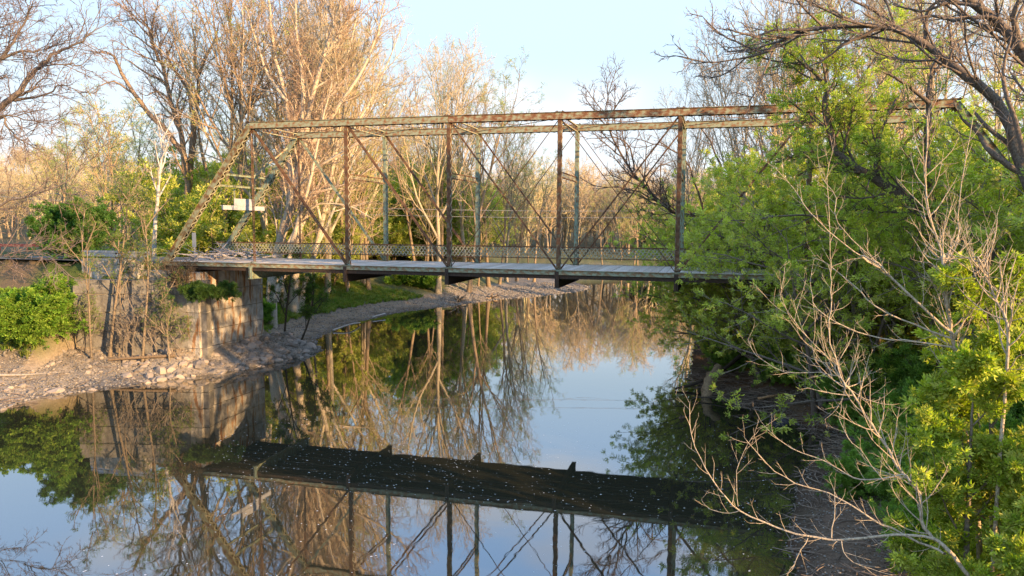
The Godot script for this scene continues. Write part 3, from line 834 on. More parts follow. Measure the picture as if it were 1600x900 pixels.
func bridge() -> void:
	var b := thing("truss_bridge", "rusty pale green iron truss bridge crossing the river", "bridge", BRIDGE_AT)
	b.rotation.y = -BRIDGE_YAW
	for side in 2:
		var z := -WIDE * side
		var near := side == 0
		# upper chord: two webs under a cover plate, laced underneath
		for i in 6:
			var g := Geo.new()
			var p := Vector3(PANEL * i + 0.004, TOP, z)
			var q := Vector3(PANEL * (i + 1) - 0.004, TOP, z)
			channel_pair(g, p, q, 0.25, 0.3, Vector3.UP)
			g.beam(p + Vector3(0, 0.135, 0), q + Vector3(0, 0.135, 0), 0.016, 0.4, Vector3.UP)
			var c := part("upper_chord", g.mesh(), M.painted_iron if i < 2 or not near else M.chord_rust, b)
			var l := Geo.new()
			zigzag(l, p - Vector3(0, 0.136, 0), q - Vector3(0, 0.136, 0), Vector3(0, 0, 0.3), 0.17, 0.012, 0.045, Vector3.UP)
			part("lacing", l.mesh(), M.rusty_iron, c, "stuff")
		# sloping end posts
		for end in 2:
			var x0 := -PANEL if end == 0 else PANEL * 7
			var x1 := 0.0 if end == 0 else PANEL * 6
			var p := Vector3(x0, PIN, z)
			var q := Vector3(x1, TOP, z)
			var along := (q - p).normalized()
			var up := Vector3(0, 0, 1).cross(along).normalized()
			if up.y < 0:
				up = -up
			var g := Geo.new()
			channel_pair(g, p, q, 0.21, 0.28, up)
			g.beam(p + up * 0.113, q + up * 0.113, 0.014, 0.36, up)
			var e := part("end_post", g.mesh(), M.end_iron if near else M.green_iron, b)
			var l := Geo.new()
			zigzag(l, p - up * 0.113, q - up * 0.113, Vector3(0, 0, 0.28), 0.2, 0.012, 0.05, up)
			part("lacing", l.mesh(), M.pale_lattice, e, "stuff")
		# posts with lacing on the two open sides
		for i in range(1, 6):
			var p := Vector3(PANEL * i, PIN, z)
			var q := Vector3(PANEL * i, TOP - 0.12, z)
			var g := Geo.new()
			channel_pair(g, p, q, 0.15, 0.2, Vector3.RIGHT)
			var e := part("post", g.mesh(), M.rusty_iron if near else M.green_iron, b)
			var l := Geo.new()
			for s in [-1.0, 1.0]:
				var o := Vector3(s * 0.082, 0, 0)
				zigzag(l, p + o, q + o, Vector3(0, 0, 0.19), 0.17, 0.012, 0.035, Vector3.RIGHT)
			part("lacing", l.mesh(), M.pale_lattice, e, "stuff")
		for i in [0, 6]:
			var g := Geo.new()
			for s in [-0.05, 0.05]:
				g.beam(Vector3(PANEL * i, PIN, z + s), Vector3(PANEL * i, TOP, z + s), 0.03, 0.03, Vector3.RIGHT)
			part("hip_rod", g.mesh(), M.rusty_iron, b)
		# diagonals: pairs of flat bars, falling towards the middle; thin counter rods in the two middle panels
		for d in [[0, 1], [1, 2], [2, 3], [6, 5], [5, 4], [4, 3]]:
			var g := Geo.new()
			var p := Vector3(PANEL * d[0], TOP - 0.05, z)
			var q := Vector3(PANEL * d[1], PIN, z)
			var s := [0.085, 0.075, 0.05][absi(d[1] - (0 if d[1] < 4 else 6)) - 1] as float
			for o in [-0.05, 0.05]:
				g.beam(p + Vector3(0, 0, o), q + Vector3(0, 0, o), s, 0.022, Vector3.UP)
			part("diagonal_bar", g.mesh(), M.green_iron if d[0] == 0 and not near else M.rusty_iron, b)
		for d in [[3, 2], [3, 4]]:
			var g := Geo.new()
			g.tube(PackedVector3Array([Vector3(PANEL * d[0], TOP - 0.05, z), Vector3(PANEL * d[1], PIN, z)]), PackedFloat32Array([0.017, 0.017]), 6, Color.WHITE, Color.WHITE, false)
			part("counter_rod", g.mesh(), M.rusty_iron, b)
		# lower chord: eyebars from pin to pin, with the pin plates
		for i in range(-1, 7):
			var g := Geo.new()
			for o in [-0.13, 0.13]:
				g.beam(Vector3(PANEL * i + 0.01, PIN - 0.004, z + o), Vector3(PANEL * (i + 1) - 0.01, PIN - 0.004, z + o), 0.1, 0.025, Vector3.UP)
			part("eyebar", g.mesh(), M.rusty_iron, b)
		for i in range(-1, 8):
			var g := Geo.new()
			g.tube(PackedVector3Array([Vector3(PANEL * i, PIN, z + 0.19), Vector3(PANEL * i, PIN, z + 0.02)]), PackedFloat32Array([0.14, 0.14]), 10, Color.WHITE, Color.WHITE, false)
			g.tube(PackedVector3Array([Vector3(PANEL * i, PIN, z + 0.26), Vector3(PANEL * i, PIN, z + 0.23), Vector3(PANEL * i, PIN, z + 0.18)]), PackedFloat32Array([0.02, 0.06, 0.06]), 8, Color.WHITE, Color.WHITE, false)
			g.beam(Vector3(PANEL * i - 0.22, PIN - 0.01, z + 0.175), Vector3(PANEL * i + 0.22, PIN - 0.01, z + 0.175), 0.2, 0.02, Vector3.UP)
			part("pin_plate", g.mesh(), M.green_iron, b)
		for i in 7:   # caps over the upper joints
			var g := Geo.new()
			g.slab(Vector3(PANEL * i, TOP + 0.155, z), Vector3(0.36, 0.02, 0.34))
			for k in 4:
				g.slab(Vector3(PANEL * i + (0.11 if k & 1 else -0.11), TOP + 0.18, z + (0.1 if k & 2 else -0.1)), Vector3(0.05, 0.04, 0.05))
			part("joint_cap", g.mesh(), M.dark_iron, b)
		# edge channel beside the deck
		for i in range(-1, 7):
			var g := Geo.new()
			var zz: float = z + (0.32 if near else -0.32)
			g.slab(Vector3(PANEL * (i + 0.5), PIN - 0.02, zz), Vector3(PANEL - 0.05, 0.17, 0.03))
			g.slab(Vector3(PANEL * (i + 0.5), PIN + 0.07, zz), Vector3(PANEL - 0.05, 0.014, 0.12))
			part("edge_channel", g.mesh(), M.painted_iron, b)
	# floor
	for i in range(0, 7):
		var g := Geo.new()
		var x := PANEL * i
		g.slab(Vector3(x, 4.43, -1.886), Vector3(0.03, 0.52, 4.5))
		g.slab(Vector3(x, 4.175, -1.886), Vector3(0.2, 0.02, 4.5))
		g.slab(Vector3(x, 4.5, 0.32), Vector3(0.16, 0.62, 0.04))
		g.slab(Vector3(x, 4.5, -4.1), Vector3(0.16, 0.62, 0.04))
		part("floor_beam", g.mesh(), M.green_iron if i == 0 else M.dark_iron, b)
	for k in 6:
		var g := Geo.new()
		g.slab(Vector3(PANEL * 3, 4.64, 0.22 - k * 0.843), Vector3(PANEL * 8, 0.24, 0.09))
		part("stringer", g.mesh(), M.dark_iron, b)
	var plank := Geo.new()
	plank.slab(Vector3.ZERO, Vector3(0.285, 0.085, 4.2))
	var pm := plank.mesh()
	var planks := []
	for k in 4:
		var w := M.deck_wood.duplicate() as StandardMaterial3D
		w.albedo_color = [Color(0.97, 0.95, 0.92), Color(0.91, 0.88, 0.85), Color(0.94, 0.92, 0.9), Color(0.87, 0.84, 0.8)][k]
		planks.append(w)
	for k in 121:
		var o := part("deck_plank", pm, planks[rng.randi() % 4], b)
		o.position = Vector3(-PANEL - 0.05 + k * 0.3, 4.81 + rng.randf_range(-0.006, 0.006), -1.886 + rng.randf_range(-0.02, 0.02))
	# lattice railing on the far side
	var rail := Geo.new()
	var rz := -WIDE + 0.25
	rail.slab(Vector3(PANEL * 3, 5.63, rz), Vector3(PANEL * 8, 0.05, 0.05))
	rail.slab(Vector3(PANEL * 3, 5.14, rz), Vector3(PANEL * 8, 0.04, 0.04))
	var r := part("railing", rail.mesh(), M.rusty_iron, b)
	var lat := Geo.new()
	var n := int(PANEL * 8 / 0.17)
	for k in n:
		var x := -PANEL + k * 0.17
		lat.beam(Vector3(x, 5.16, rz + 0.012), Vector3(x + 0.34, 5.61, rz + 0.012), 0.034, 0.008, Vector3.UP)
		lat.beam(Vector3(x + 0.34, 5.16, rz - 0.012), Vector3(x, 5.61, rz - 0.012), 0.034, 0.008, Vector3.UP)
	part("lattice", lat.mesh(), M.pale_lattice, r, "stuff")
	for i in range(-1, 8):
		var g := Geo.new()
		g.slab(Vector3(PANEL * i + 0.15, 5.25, rz - 0.05), Vector3(0.05, 0.8, 0.05))
		part("railing_post", g.mesh(), M.rusty_iron, r)
	# struts from truss to truss
	for i in range(1, 6):
		var x := PANEL * i
		var g := Geo.new()
		for y in [8.47, 8.67]:
			g.beam(Vector3(x, y, -0.1), Vector3(x, y, -WIDE + 0.1), 0.045, 0.05, Vector3.UP)
		var s := part("sway_strut", g.mesh(), M.rusty_iron, b)
		var l := Geo.new()
		zigzag(l, Vector3(x, 8.57, -0.1), Vector3(x, 8.57, -WIDE + 0.1), Vector3(0, 0.18, 0), 0.12, 0.02, 0.012, Vector3.UP)
		part("lacing", l.mesh(), M.pale_lattice, s, "stuff")
	for i in 7:
		var x := PANEL * i
		var g := Geo.new()
		for y in [TOP + 0.07, TOP - 0.17]:
			g.beam(Vector3(x, y, -0.16), Vector3(x, y, -WIDE + 0.16), 0.04, 0.09, Vector3.UP)
		var s := part("top_strut", g.mesh(), M.painted_iron, b)
		var l := Geo.new()
		zigzag(l, Vector3(x, TOP - 0.05, -0.16), Vector3(x, TOP - 0.05, -WIDE + 0.16), Vector3(0, 0.22, 0), 0.2, 0.03, 0.012, Vector3.UP)
		part("lacing", l.mesh(), M.rusty_iron, s, "stuff")
	for i in 6:
		for k in 2:
			var g := Geo.new()
			g.tube(PackedVector3Array([Vector3(PANEL * (i + k), TOP - 0.02 - 0.03 * k, -0.15), Vector3(PANEL * (i + 1 - k), TOP - 0.02 - 0.03 * k, -WIDE + 0.15)]), PackedFloat32Array([0.013, 0.013]), 5, Color.WHITE, Color.WHITE, false)
			part("lateral_rod", g.mesh(), M.rusty_iron, b)
	# portal between the sloping posts at either end
	for end in 2:
		for f in [0.66, 0.58]:
			var x: float = -PANEL * (1.0 - f) if end == 0 else PANEL * (7.0 - f)
			var y: float = lerpf(PIN, TOP, f)
			var g := Geo.new()
			g.beam(Vector3(x, y, -0.15), Vector3(x, y, -WIDE + 0.15), 0.09, 0.06, Vector3.UP)
			g.beam(Vector3(x, y + 0.04, -0.15), Vector3(x, y + 0.04, -WIDE + 0.15), 0.014, 0.12, Vector3.UP)
			part("portal_strut", g.mesh(), M.green_iron, b)
		for s in 2:
			var g := Geo.new()
			var z := -0.15 if s == 0 else -WIDE + 0.15
			var inward := -1.0 if s == 0 else 1.0
			for k in 1:
				var x: float = -PANEL * 0.1 if end == 0 else PANEL * 6.1
				var xb: float = -PANEL * 0.34 if end == 0 else PANEL * 6.34
				g.beam(Vector3(x, lerpf(PIN, TOP, 0.9), z + inward * 0.1), Vector3(xb, lerpf(PIN, TOP, 0.66), z + inward * 1.3), 0.07, 0.03, Vector3.UP)
			part("knee_brace", g.mesh(), M.painted_iron, b)
	# the blank height board on the portal
	var t := thing("height_board", "blank white height board hung across the left portal of the bridge", "sign", BRIDGE_AT + Basis(Vector3.UP, -BRIDGE_YAW) * Vector3(-2.3, 7.3, -2.65))
	t.rotation.y = -BRIDGE_YAW
	var g1 := Geo.new()
	g1.slab(Vector3(0, 0, 0), Vector3(0.05, 0.2, 3.3))
	g1.slab(Vector3(-0.05, 0.09, 0), Vector3(0.14, 0.03, 3.3))
	part("lower_board", g1.mesh(), M.sign_white, t)
	var g2 := Geo.new()
	g2.slab(Vector3(0.03, 0.27, 0.05), Vector3(0.03, 0.33, 1.5))
	part("upper_board", g2.mesh(), M.sign_white, t)
	for z in [-0.55, 0.65]:
		var g3 := Geo.new()
		g3.slab(Vector3(-0.05, 0.4, z), Vector3(0.05, 0.95, 0.05))
		part("bracket", g3.mesh(), M.green_iron, t)


# ---------------------------------------------------------------- plants
func bare(tan: Color, tip: Color, dense := 1.0) -> Array:
	return [
		{n = int(13 * dense), t0 = 0.28, seg = 9, wig = 0.07, trop = 0.04, sides = 8, tip = 0.03, rmax = 1.0, col = tan * 0.8, col2 = tan},
		{n = int(9 * dense), t0 = 0.2, ang = 36.0, lr = 0.5, seg = 6, wig = 0.13, trop = 0.07, sides = 6, tip = 0.02, rmax = 0.12, col = tan, col2 = tan},
		{n = int(8 * dense), t0 = 0.15, ang = 40.0, lr = 0.45, seg = 4, wig = 0.17, trop = 0.06, sides = 4, tip = 0.011, rmax = 0.05, col = tan, col2 = tip},
		{n = 5, t0 = 0.1, ang = 40.0, lr = 0.5, seg = 3, wig = 0.2, trop = 0.05, sides = 3, tip = 0.008, rmax = 0.02, col = tip, col2 = tip},
		{n = 0, t0 = 0.1, ang = 38.0, lr = 0.55, lmin = 0.25, seg = 2, wig = 0.2, trop = 0.03, sides = 3, tip = 0.007, rmax = 0.01, col = tip, col2 = tip},
	]


func broom(tan: Color, tip: Color) -> Array:   # many stems that climb steeply
	var L := bare(tan, tip)
	L[0].n = 11
	L[0].t0 = 0.3
	L[1].ang = 26.0
	L[1].lr = 0.7
	L[1].n = 11
	L[1].trop = 0.1
	L[1].seg = 8
	L[1].rmax = 0.2
	L[2].ang = 34.0
	L[2].lr = 0.36
	L[3].trop = 0.08
	return L


func leafy(L: Array, from: int, count: int) -> Array:
	for k in range(from, L.size()):
		L[k].leaf = count
	return L


func plant(g: Grower, o: Node3D, wood: Material, leaf_mesh: Mesh = null) -> void:
	if g.trunk.v.size():
		part("trunk", g.trunk.mesh(), wood, o)
	if g.crown.v.size():
		part("branches", g.crown.mesh(), wood, o)
	if leaf_mesh and g.leaves.size():
		flock("foliage", leaf_mesh, M.leaf, g.leaves, o)


func gardener(sd: int, L: Array) -> Grower:
	var g := Grower.new()
	g.rng = RandomNumberGenerator.new()
	g.rng.seed = sd
	g.L = L
	return g


func sprig_mesh(sd: int, stalks: int, leaflets: int, size: float, wide: float) -> ArrayMesh:   # a spray of compound leaves
	var r := RandomNumberGenerator.new()
	r.seed = sd
	var g := Geo.new()
	for s in stalks:
		var a := TAU * s / stalks + r.randf_range(-0.4, 0.4)
		var out := Vector3(cos(a), sin(a) * 0.6 - 0.1, r.randf_range(0.4, 1.1)).normalized()
		var from := Vector3(0, 0, r.randf_range(-0.4, 0.4) * size)
		var across := out.cross(Vector3.UP).normalized()
		for k in leaflets:
			var f := float(k) / maxi(1, leaflets - 1)
			var at := from + out * size * (0.5 + 0.9 * f)
			var side := (0.0 if k == leaflets - 1 else (1.0 if k % 2 else -1.0))
			var dir := (out * (0.5 + 0.5 * f) + across * side * 0.9 + Vector3(r.randf_range(-0.3, 0.3), r.randf_range(-0.7, 0.1), r.randf_range(-0.3, 0.3))).normalized()
			var w := dir.cross(Vector3.UP + Vector3(r.randf_range(-0.6, 0.6), 0, r.randf_range(-0.6, 0.6))).normalized() * wide * size
			var tip := at + dir * size + Vector3.DOWN * size * 0.15
			var mid := at + dir * size * 0.45
			var lift := w.cross(dir).normalized() * size * 0.08
			g.flat(at, mid + w + lift, tip, Color.WHITE)
			g.flat(at, tip, mid - w + lift, Color.WHITE)
	return g.mesh()


func woods() -> void:
	# kinds of bare tree, each grown once and then repeated
	var tan := Color(0.52, 0.44, 0.3)
	var pale := Color(0.6, 0.51, 0.37)
	var brown := Color(0.3, 0.225, 0.14)
	var twig := Color(0.52, 0.42, 0.265)
	var kinds := []
	var spots := woods_spots()
	var names := ["sycamore_tree", "sycamore_tree", "sycamore_tree", "brown_tree", "brown_tree", "brown_tree", "budding_tree", "budding_tree"]
	var labels := ["tall tan sycamore with pale upper limbs in the bare woods behind the bridge", "", "", "slender brown bare tree in the woods behind the bridge", "", "", "small tree with the first pale green buds at the edge of the woods", ""]
	var groups := ["bare sycamores behind the bridge", "bare sycamores behind the bridge", "bare sycamores behind the bridge", "brown bare trees behind the bridge", "brown bare trees behind the bridge", "brown bare trees behind the bridge", "budding trees at the edge of the woods", "budding trees at the edge of the woods"]
	var bud := sprig_mesh(3, 3, 2, 0.07, 0.3)
	for k in 8:
		var L: Array
		if k < 3:
			L = broom(pale if k == 1 else tan, twig)
			L[3].n = 3
		elif k < 6:
			L = bare(brown * (1.0 + 0.2 * (k - 3)), twig, 0.62)
			L[1].ang = 30.0
			L[4].leaf = 1
		else:
			L = leafy(bare(brown * 1.2, twig, 0.75), 4, 1)
			L[3].n = 2
		var g := gardener(100 + k, L)
		g.tints = [Color(0.5, 0.5, 0.13), Color(0.55, 0.5, 0.17), Color(0.42, 0.46, 0.11)]
		g.leaf_size = Vector2(0.8, 1.5)
		var tall: float = [15.0, 16.0, 14.0, 17.0, 15.0, 16.0, 10.0, 9.0][k]
		g.grow(Vector3(0, -0.4, 0), Vector3(g.rng.randf_range(-0.1, 0.1), 1, 0).normalized(), tall, [0.22, 0.25, 0.2, 0.17, 0.15, 0.17, 0.1, 0.09][k], 0)
		if k == 1:   # further stems from the same root
			for s in 2:
				g.grow(Vector3(0.2 - 0.4 * s, -0.4, 0.2), Vector3(0.28 - 0.56 * s, 1, g.rng.randf_range(-0.2, 0.2)).normalized(), tall * 0.85, 0.2, 0)
		var o := thing(names[k], labels[k] if labels[k] else labels[k - 1] if labels[k - 1] else labels[k - 2], "tree", Vector3.ZERO, groups[k])
		plant(g, o, M.bark, bud)
		kinds.append(o)
	var used := {}
	var sorts := {}
	for s in spots:
		var at := Vector3(s.y, height(s.y, s.z), s.z)
		var k := int(s.x)
		var turn := rng.randf() * TAU
		var size: float = s.w
		if not used.has(k):
			used[k] = true
			kinds[k].position = at
			kinds[k].rotation.y = turn
			kinds[k].scale = Vector3.ONE * size
			sorts.get_or_add(groups[k], []).append(kinds[k])
		else:
			sorts.get_or_add(groups[k], []).append(again(kinds[k], at, turn, size))
	tell_apart(sorts[groups[0]], "tall tan bare sycamore")
	tell_apart(sorts[groups[3]], "slender brown bare tree")
	tell_apart(sorts[groups[6]], "small budding tree")
	# the far woods that read as one mass
	var g := gardener(300, [
		{n = 16, t0 = 0.2, seg = 6, wig = 0.08, trop = 0.03, sides = 5, tip = 0.04, rmax = 1.0, col = tan * 0.7, col2 = tan * 0.9},
		{n = 9, t0 = 0.2, ang = 44.0, lr = 0.45, seg = 4, wig = 0.16, trop = 0.06, sides = 3, tip = 0.03, rmax = 0.1, col = tan * 0.8, col2 = twig},
		{n = 5, t0 = 0.2, ang = 42.0, lr = 0.5, seg = 2, wig = 0.2, trop = 0.05, sides = 3, tip = 0.025, rmax = 0.05, col = twig, col2 = twig},
		{n = 0, t0 = 0.2, ang = 40.0, lr = 0.6, seg = 1, wig = 0.2, trop = 0.05, sides = 3, tip = 0.02, rmax = 0.03, col = twig, col2 = twig}])
	g.grow(Vector3(0, -0.5, 0), Vector3.UP, 12.0, 0.22, 0)
	var whole := Geo.new()
	for w in [g.trunk, g.crown]:
		var first := whole.v.size()
		whole.v.append_array(w.v)
		whole.n.append_array(w.n)
		whole.c.append_array(w.c)
		for i in w.ix:
			whole.ix.append(i + first)
	var rows := PackedFloat32Array()
	var r := RandomNumberGenerator.new()
	r.seed = 12
	for k in 2600:
		var a := deg_to_rad(r.randf_range(-62, 62))
		var d := 110.0 + 420.0 * pow(r.randf(), 1.3)
		var x := sin(a) * d
		var z := -cos(a) * d
		if edge(Vector2(x, z)).x < 3:
			continue
		if x < -30 and d < 150 and z > -120:
			continue
		var s := r.randf_range(0.75, 1.15)
		var b := r.randf_range(0.8, 1.3)
		rows.append_array(row(Transform3D(Basis(Vector3.UP, r.randf() * TAU).scaled(Vector3(s, s, s)), Vector3(x, height(x, z), z)), Color(b, b * r.randf_range(0.92, 1.08), b * 0.95)))
	tag(flock("far_woods", whole.mesh(), M.bark, rows, self), "far bare brown woods covering the low hills", "woods")
	# shrubs in first leaf under the trees
	var sprig := sprig_mesh(5, 4, 3, 0.085, 0.3)
	var shrubs := []
	for k in 4:
		var s := gardener(400 + k, [
			{n = 9, t0 = 0.15, seg = 5, wig = 0.14, trop = 0.03, sides = 5, tip = 0.012, rmax = 1.0, col = brown, col2 = brown},
			{n = 7, t0 = 0.1, ang = 50.0, lr = 0.55, seg = 4, wig = 0.2, trop = 0.05, sides = 3, tip = 0.01, rmax = 0.03, col = brown, col2 = twig, leaf = 5},
			{n = 0, t0 = 0.1, ang = 45.0, lr = 0.5, lmin = 0.2, seg = 2, wig = 0.2, trop = 0.02, sides = 3, tip = 0.006, rmax = 0.012, col = twig, col2 = twig, leaf = 5}])
		s.tints = [[Color(0.48, 0.5, 0.1), Color(0.54, 0.53, 0.14), Color(0.4, 0.45, 0.09)], [Color(0.36, 0.45, 0.08), Color(0.42, 0.48, 0.1), Color(0.32, 0.4, 0.07)]][k % 2]
		s.leaf_size = Vector2(0.7, 1.5)
		for st in 6:
			s.grow(Vector3(s.rng.randf_range(-0.4, 0.4), -0.2, s.rng.randf_range(-0.4, 0.4)), Vector3(s.rng.randf_range(-0.6, 0.6), 1, s.rng.randf_range(-0.6, 0.6)).normalized(), s.rng.randf_range(2.6, 4.2), 0.035, 0)
		var o := thing("leafing_shrub", "olive green shrub in first leaf under the bare trees", "shrub", Vector3.ZERO, "leafing shrubs under the bare trees")
		plant(s, o, M.bark, sprig)
		shrubs.append(o)
	var n := 0
	r.seed = 21
	var all_shrubs := []
	for k in 230:
		var px := r.randf_range(-0.42, 0.22)
		var d := r.randf_range(46, 96)
		var x := px * d
		var z := -d
		var e := edge(Vector2(x, z))
		if e.x < (6.5 if z > -62 else 12.0) or bridge_local(x, z).y > -5.5:
			continue
		var at := Vector3(x, height(x, z), z)
		var size := r.randf_range(1.2, 2.3)
		if n < 4:
			shrubs[n].position = at
			shrubs[n].scale = Vector3.ONE * size
			all_shrubs.append(shrubs[n])
		else:
			all_shrubs.append(again(shrubs[n % 4], at, r.randf() * TAU, size))
		n += 1
	tell_apart(all_shrubs, "olive green leafing shrub")


func woods_spots() -> Array:   # kind, x, z, size
	var out := []
	var r := RandomNumberGenerator.new()
	r.seed = 5
	# behind the left end of the bridge
	for p in [[1, -14.5, -49, 1.2], [0, -17.2, -53, 1.2], [2, -14.2, -57, 1.15], [0, -12.4, -62.5, 1.15], [2, -15.5, -62, 1.2], [0, -19.5, -68, 1.15],
			[3, -18.4, -47, 1.15], [4, -13.6, -54, 1.0], [5, -16.2, -56, 1.1], [3, -11.6, -60.5, 1.05], [4, -13.2, -60, 1.1], [5, -21.5, -56, 0.95], [5, -9.0, -70, 0.95], [3, -14.8, -72, 1.1],
			# the fan shaped group in the middle
			[0, -6.4, -64.5, 1.08], [5, -3.9, -67.0, 1.12], [4, -8.0, -69, 0.95], [3, -2.2, -71, 1.02], [2, -4.6, -73, 1.15], [4, -1.3, -75, 0.92], [2, -0.6, -78, 0.95], [3, -6.8, -72, 1.08], [5, 2.4, -81, 0.78], [5, 0.4, -79, 0.72], [4, 1.8, -84, 0.65],
			# the right bank beyond the leaves
			[1, 19.5, -57, 1.25], [0, 23.0, -60, 1.3], [2, 16.2, -66, 1.1], [1, 27.5, -57, 1.25], [0, 32.0, -63, 1.3], [2, 36.5, -56, 1.25], [3, 21.5, -50, 1.2], [5, 29.5, -49, 1.2], [4, 25.2, -44, 1.1], [3, 34.0, -46, 1.2], [0, 41.0, -60, 1.3],
			[4, 28.0, -36, 1.05], [5, 24.5, -30, 1.0],
			# young budding trees before the tall ones
			[6, -13.5, -50, 0.85], [7, -16.8, -53.5, 1.0], [6, -13.0, -58.5, 1.0], [7, -12.2, -61.5, 1.1], [6, -6.8, -66.0, 0.9], [7, -3.2, -70.5, 0.95], [6, -8.6, -73.0, 1.15], [7, -4.4, -77.0, 1.05], [6, 0.6, -82.0, 0.85], [7, -19.8, -50.5, 0.95], [6, -17.5, -64.0, 1.2],
			# left of the bridge end
			[6, -27.5, -52, 1.1], [7, -25.0, -46, 1.05], [6, -31.0, -60, 1.15], [7, -33.5, -55, 1.1], [4, -30.0, -66, 0.75], [5, -36.0, -72, 0.7], [6, -24.0, -72, 1.2], [7, -28.0, -80, 1.25], [6, -41.0, -78, 1.1], [7, -47.0, -88, 1.2], [3, -36.0, -86, 0.75], [7, -54.0, -92, 1.2], [6, -60.0, -98, 1.2]]:
		out.append(Vector4(p[0], p[1], p[2], p[3]))
	for k in 26:   # closing the view up the river
		var d := r.randf_range(98, 128)
		var px := r.randf_range(-0.12, 0.3)
		if edge(Vector2(px * d, -d)).x > 2:
			out.append(Vector4(r.randi_range(3, 7), px * d, -d, r.randf_range(0.52, 0.68)))
	for k in 10:
		var d := r.randf_range(78, 110)
		var px := r.randf_range(-0.36, -0.06)
		out.append(Vector4(r.randi_range(0, 5), px * d, -d, r.randf_range(0.75, 0.95)))
	return out


func limbs_tree(g: Grower, limbs: Array, jitter: float, per_metre: float, first := 0) -> void:
	for k in limbs.size():
		var pts := g.smooth(limbs[k][0], jitter)
		if k == 0:
			var foot := pts[0]
			foot.y = minf(foot.y - 0.5, height(foot.x, foot.z) - 0.4)
			if pts[0].y - foot.y > 0.1:
				pts.insert(0, foot)
		var length := 0.0
		for j in pts.size() - 1:
			length += pts[j].distance_to(pts[j + 1])
		g.limb(pts, limbs[k][1], limbs[k][2], 0 if k == first else 1, maxi(2, int(length * per_metre)), 0.25 if k == 0 else 0.08)


func lone(called: String, label: String, sd: int, limbs: Array, L: Array, per_metre: float, jitter: float, wood: Material, leaf: Mesh = null, tints := []) -> void:
	var g := gardener(sd, L)
	g.tints = tints
	limbs_tree(g, limbs, jitter, per_metre)
	var foot: Vector3 = limbs[0][0][0]
	var o := thing(called, label, "tree", foot)
	for w in [g.trunk, g.crown]:
		for i in w.v.size():
			w.v[i] -= foot
	for i in range(0, g.leaves.size(), 16):
		g.leaves[i + 3] -= foot.x
		g.leaves[i + 7] -= foot.y
		g.leaves[i + 11] -= foot.z
	plant(g, o, wood, leaf)


func set_levels(L: Array, lengths: Array, radii: Array, counts: Array) -> Array:   # the reach of each level of a tree that follows given limbs
	for k in lengths.size():
		L[k + 1].lmax = lengths[k]
		L[k + 1].lmin = lengths[k] * 0.35
		L[k + 1].rmax = radii[k]
		L[k + 1].n = counts[k]
	return L


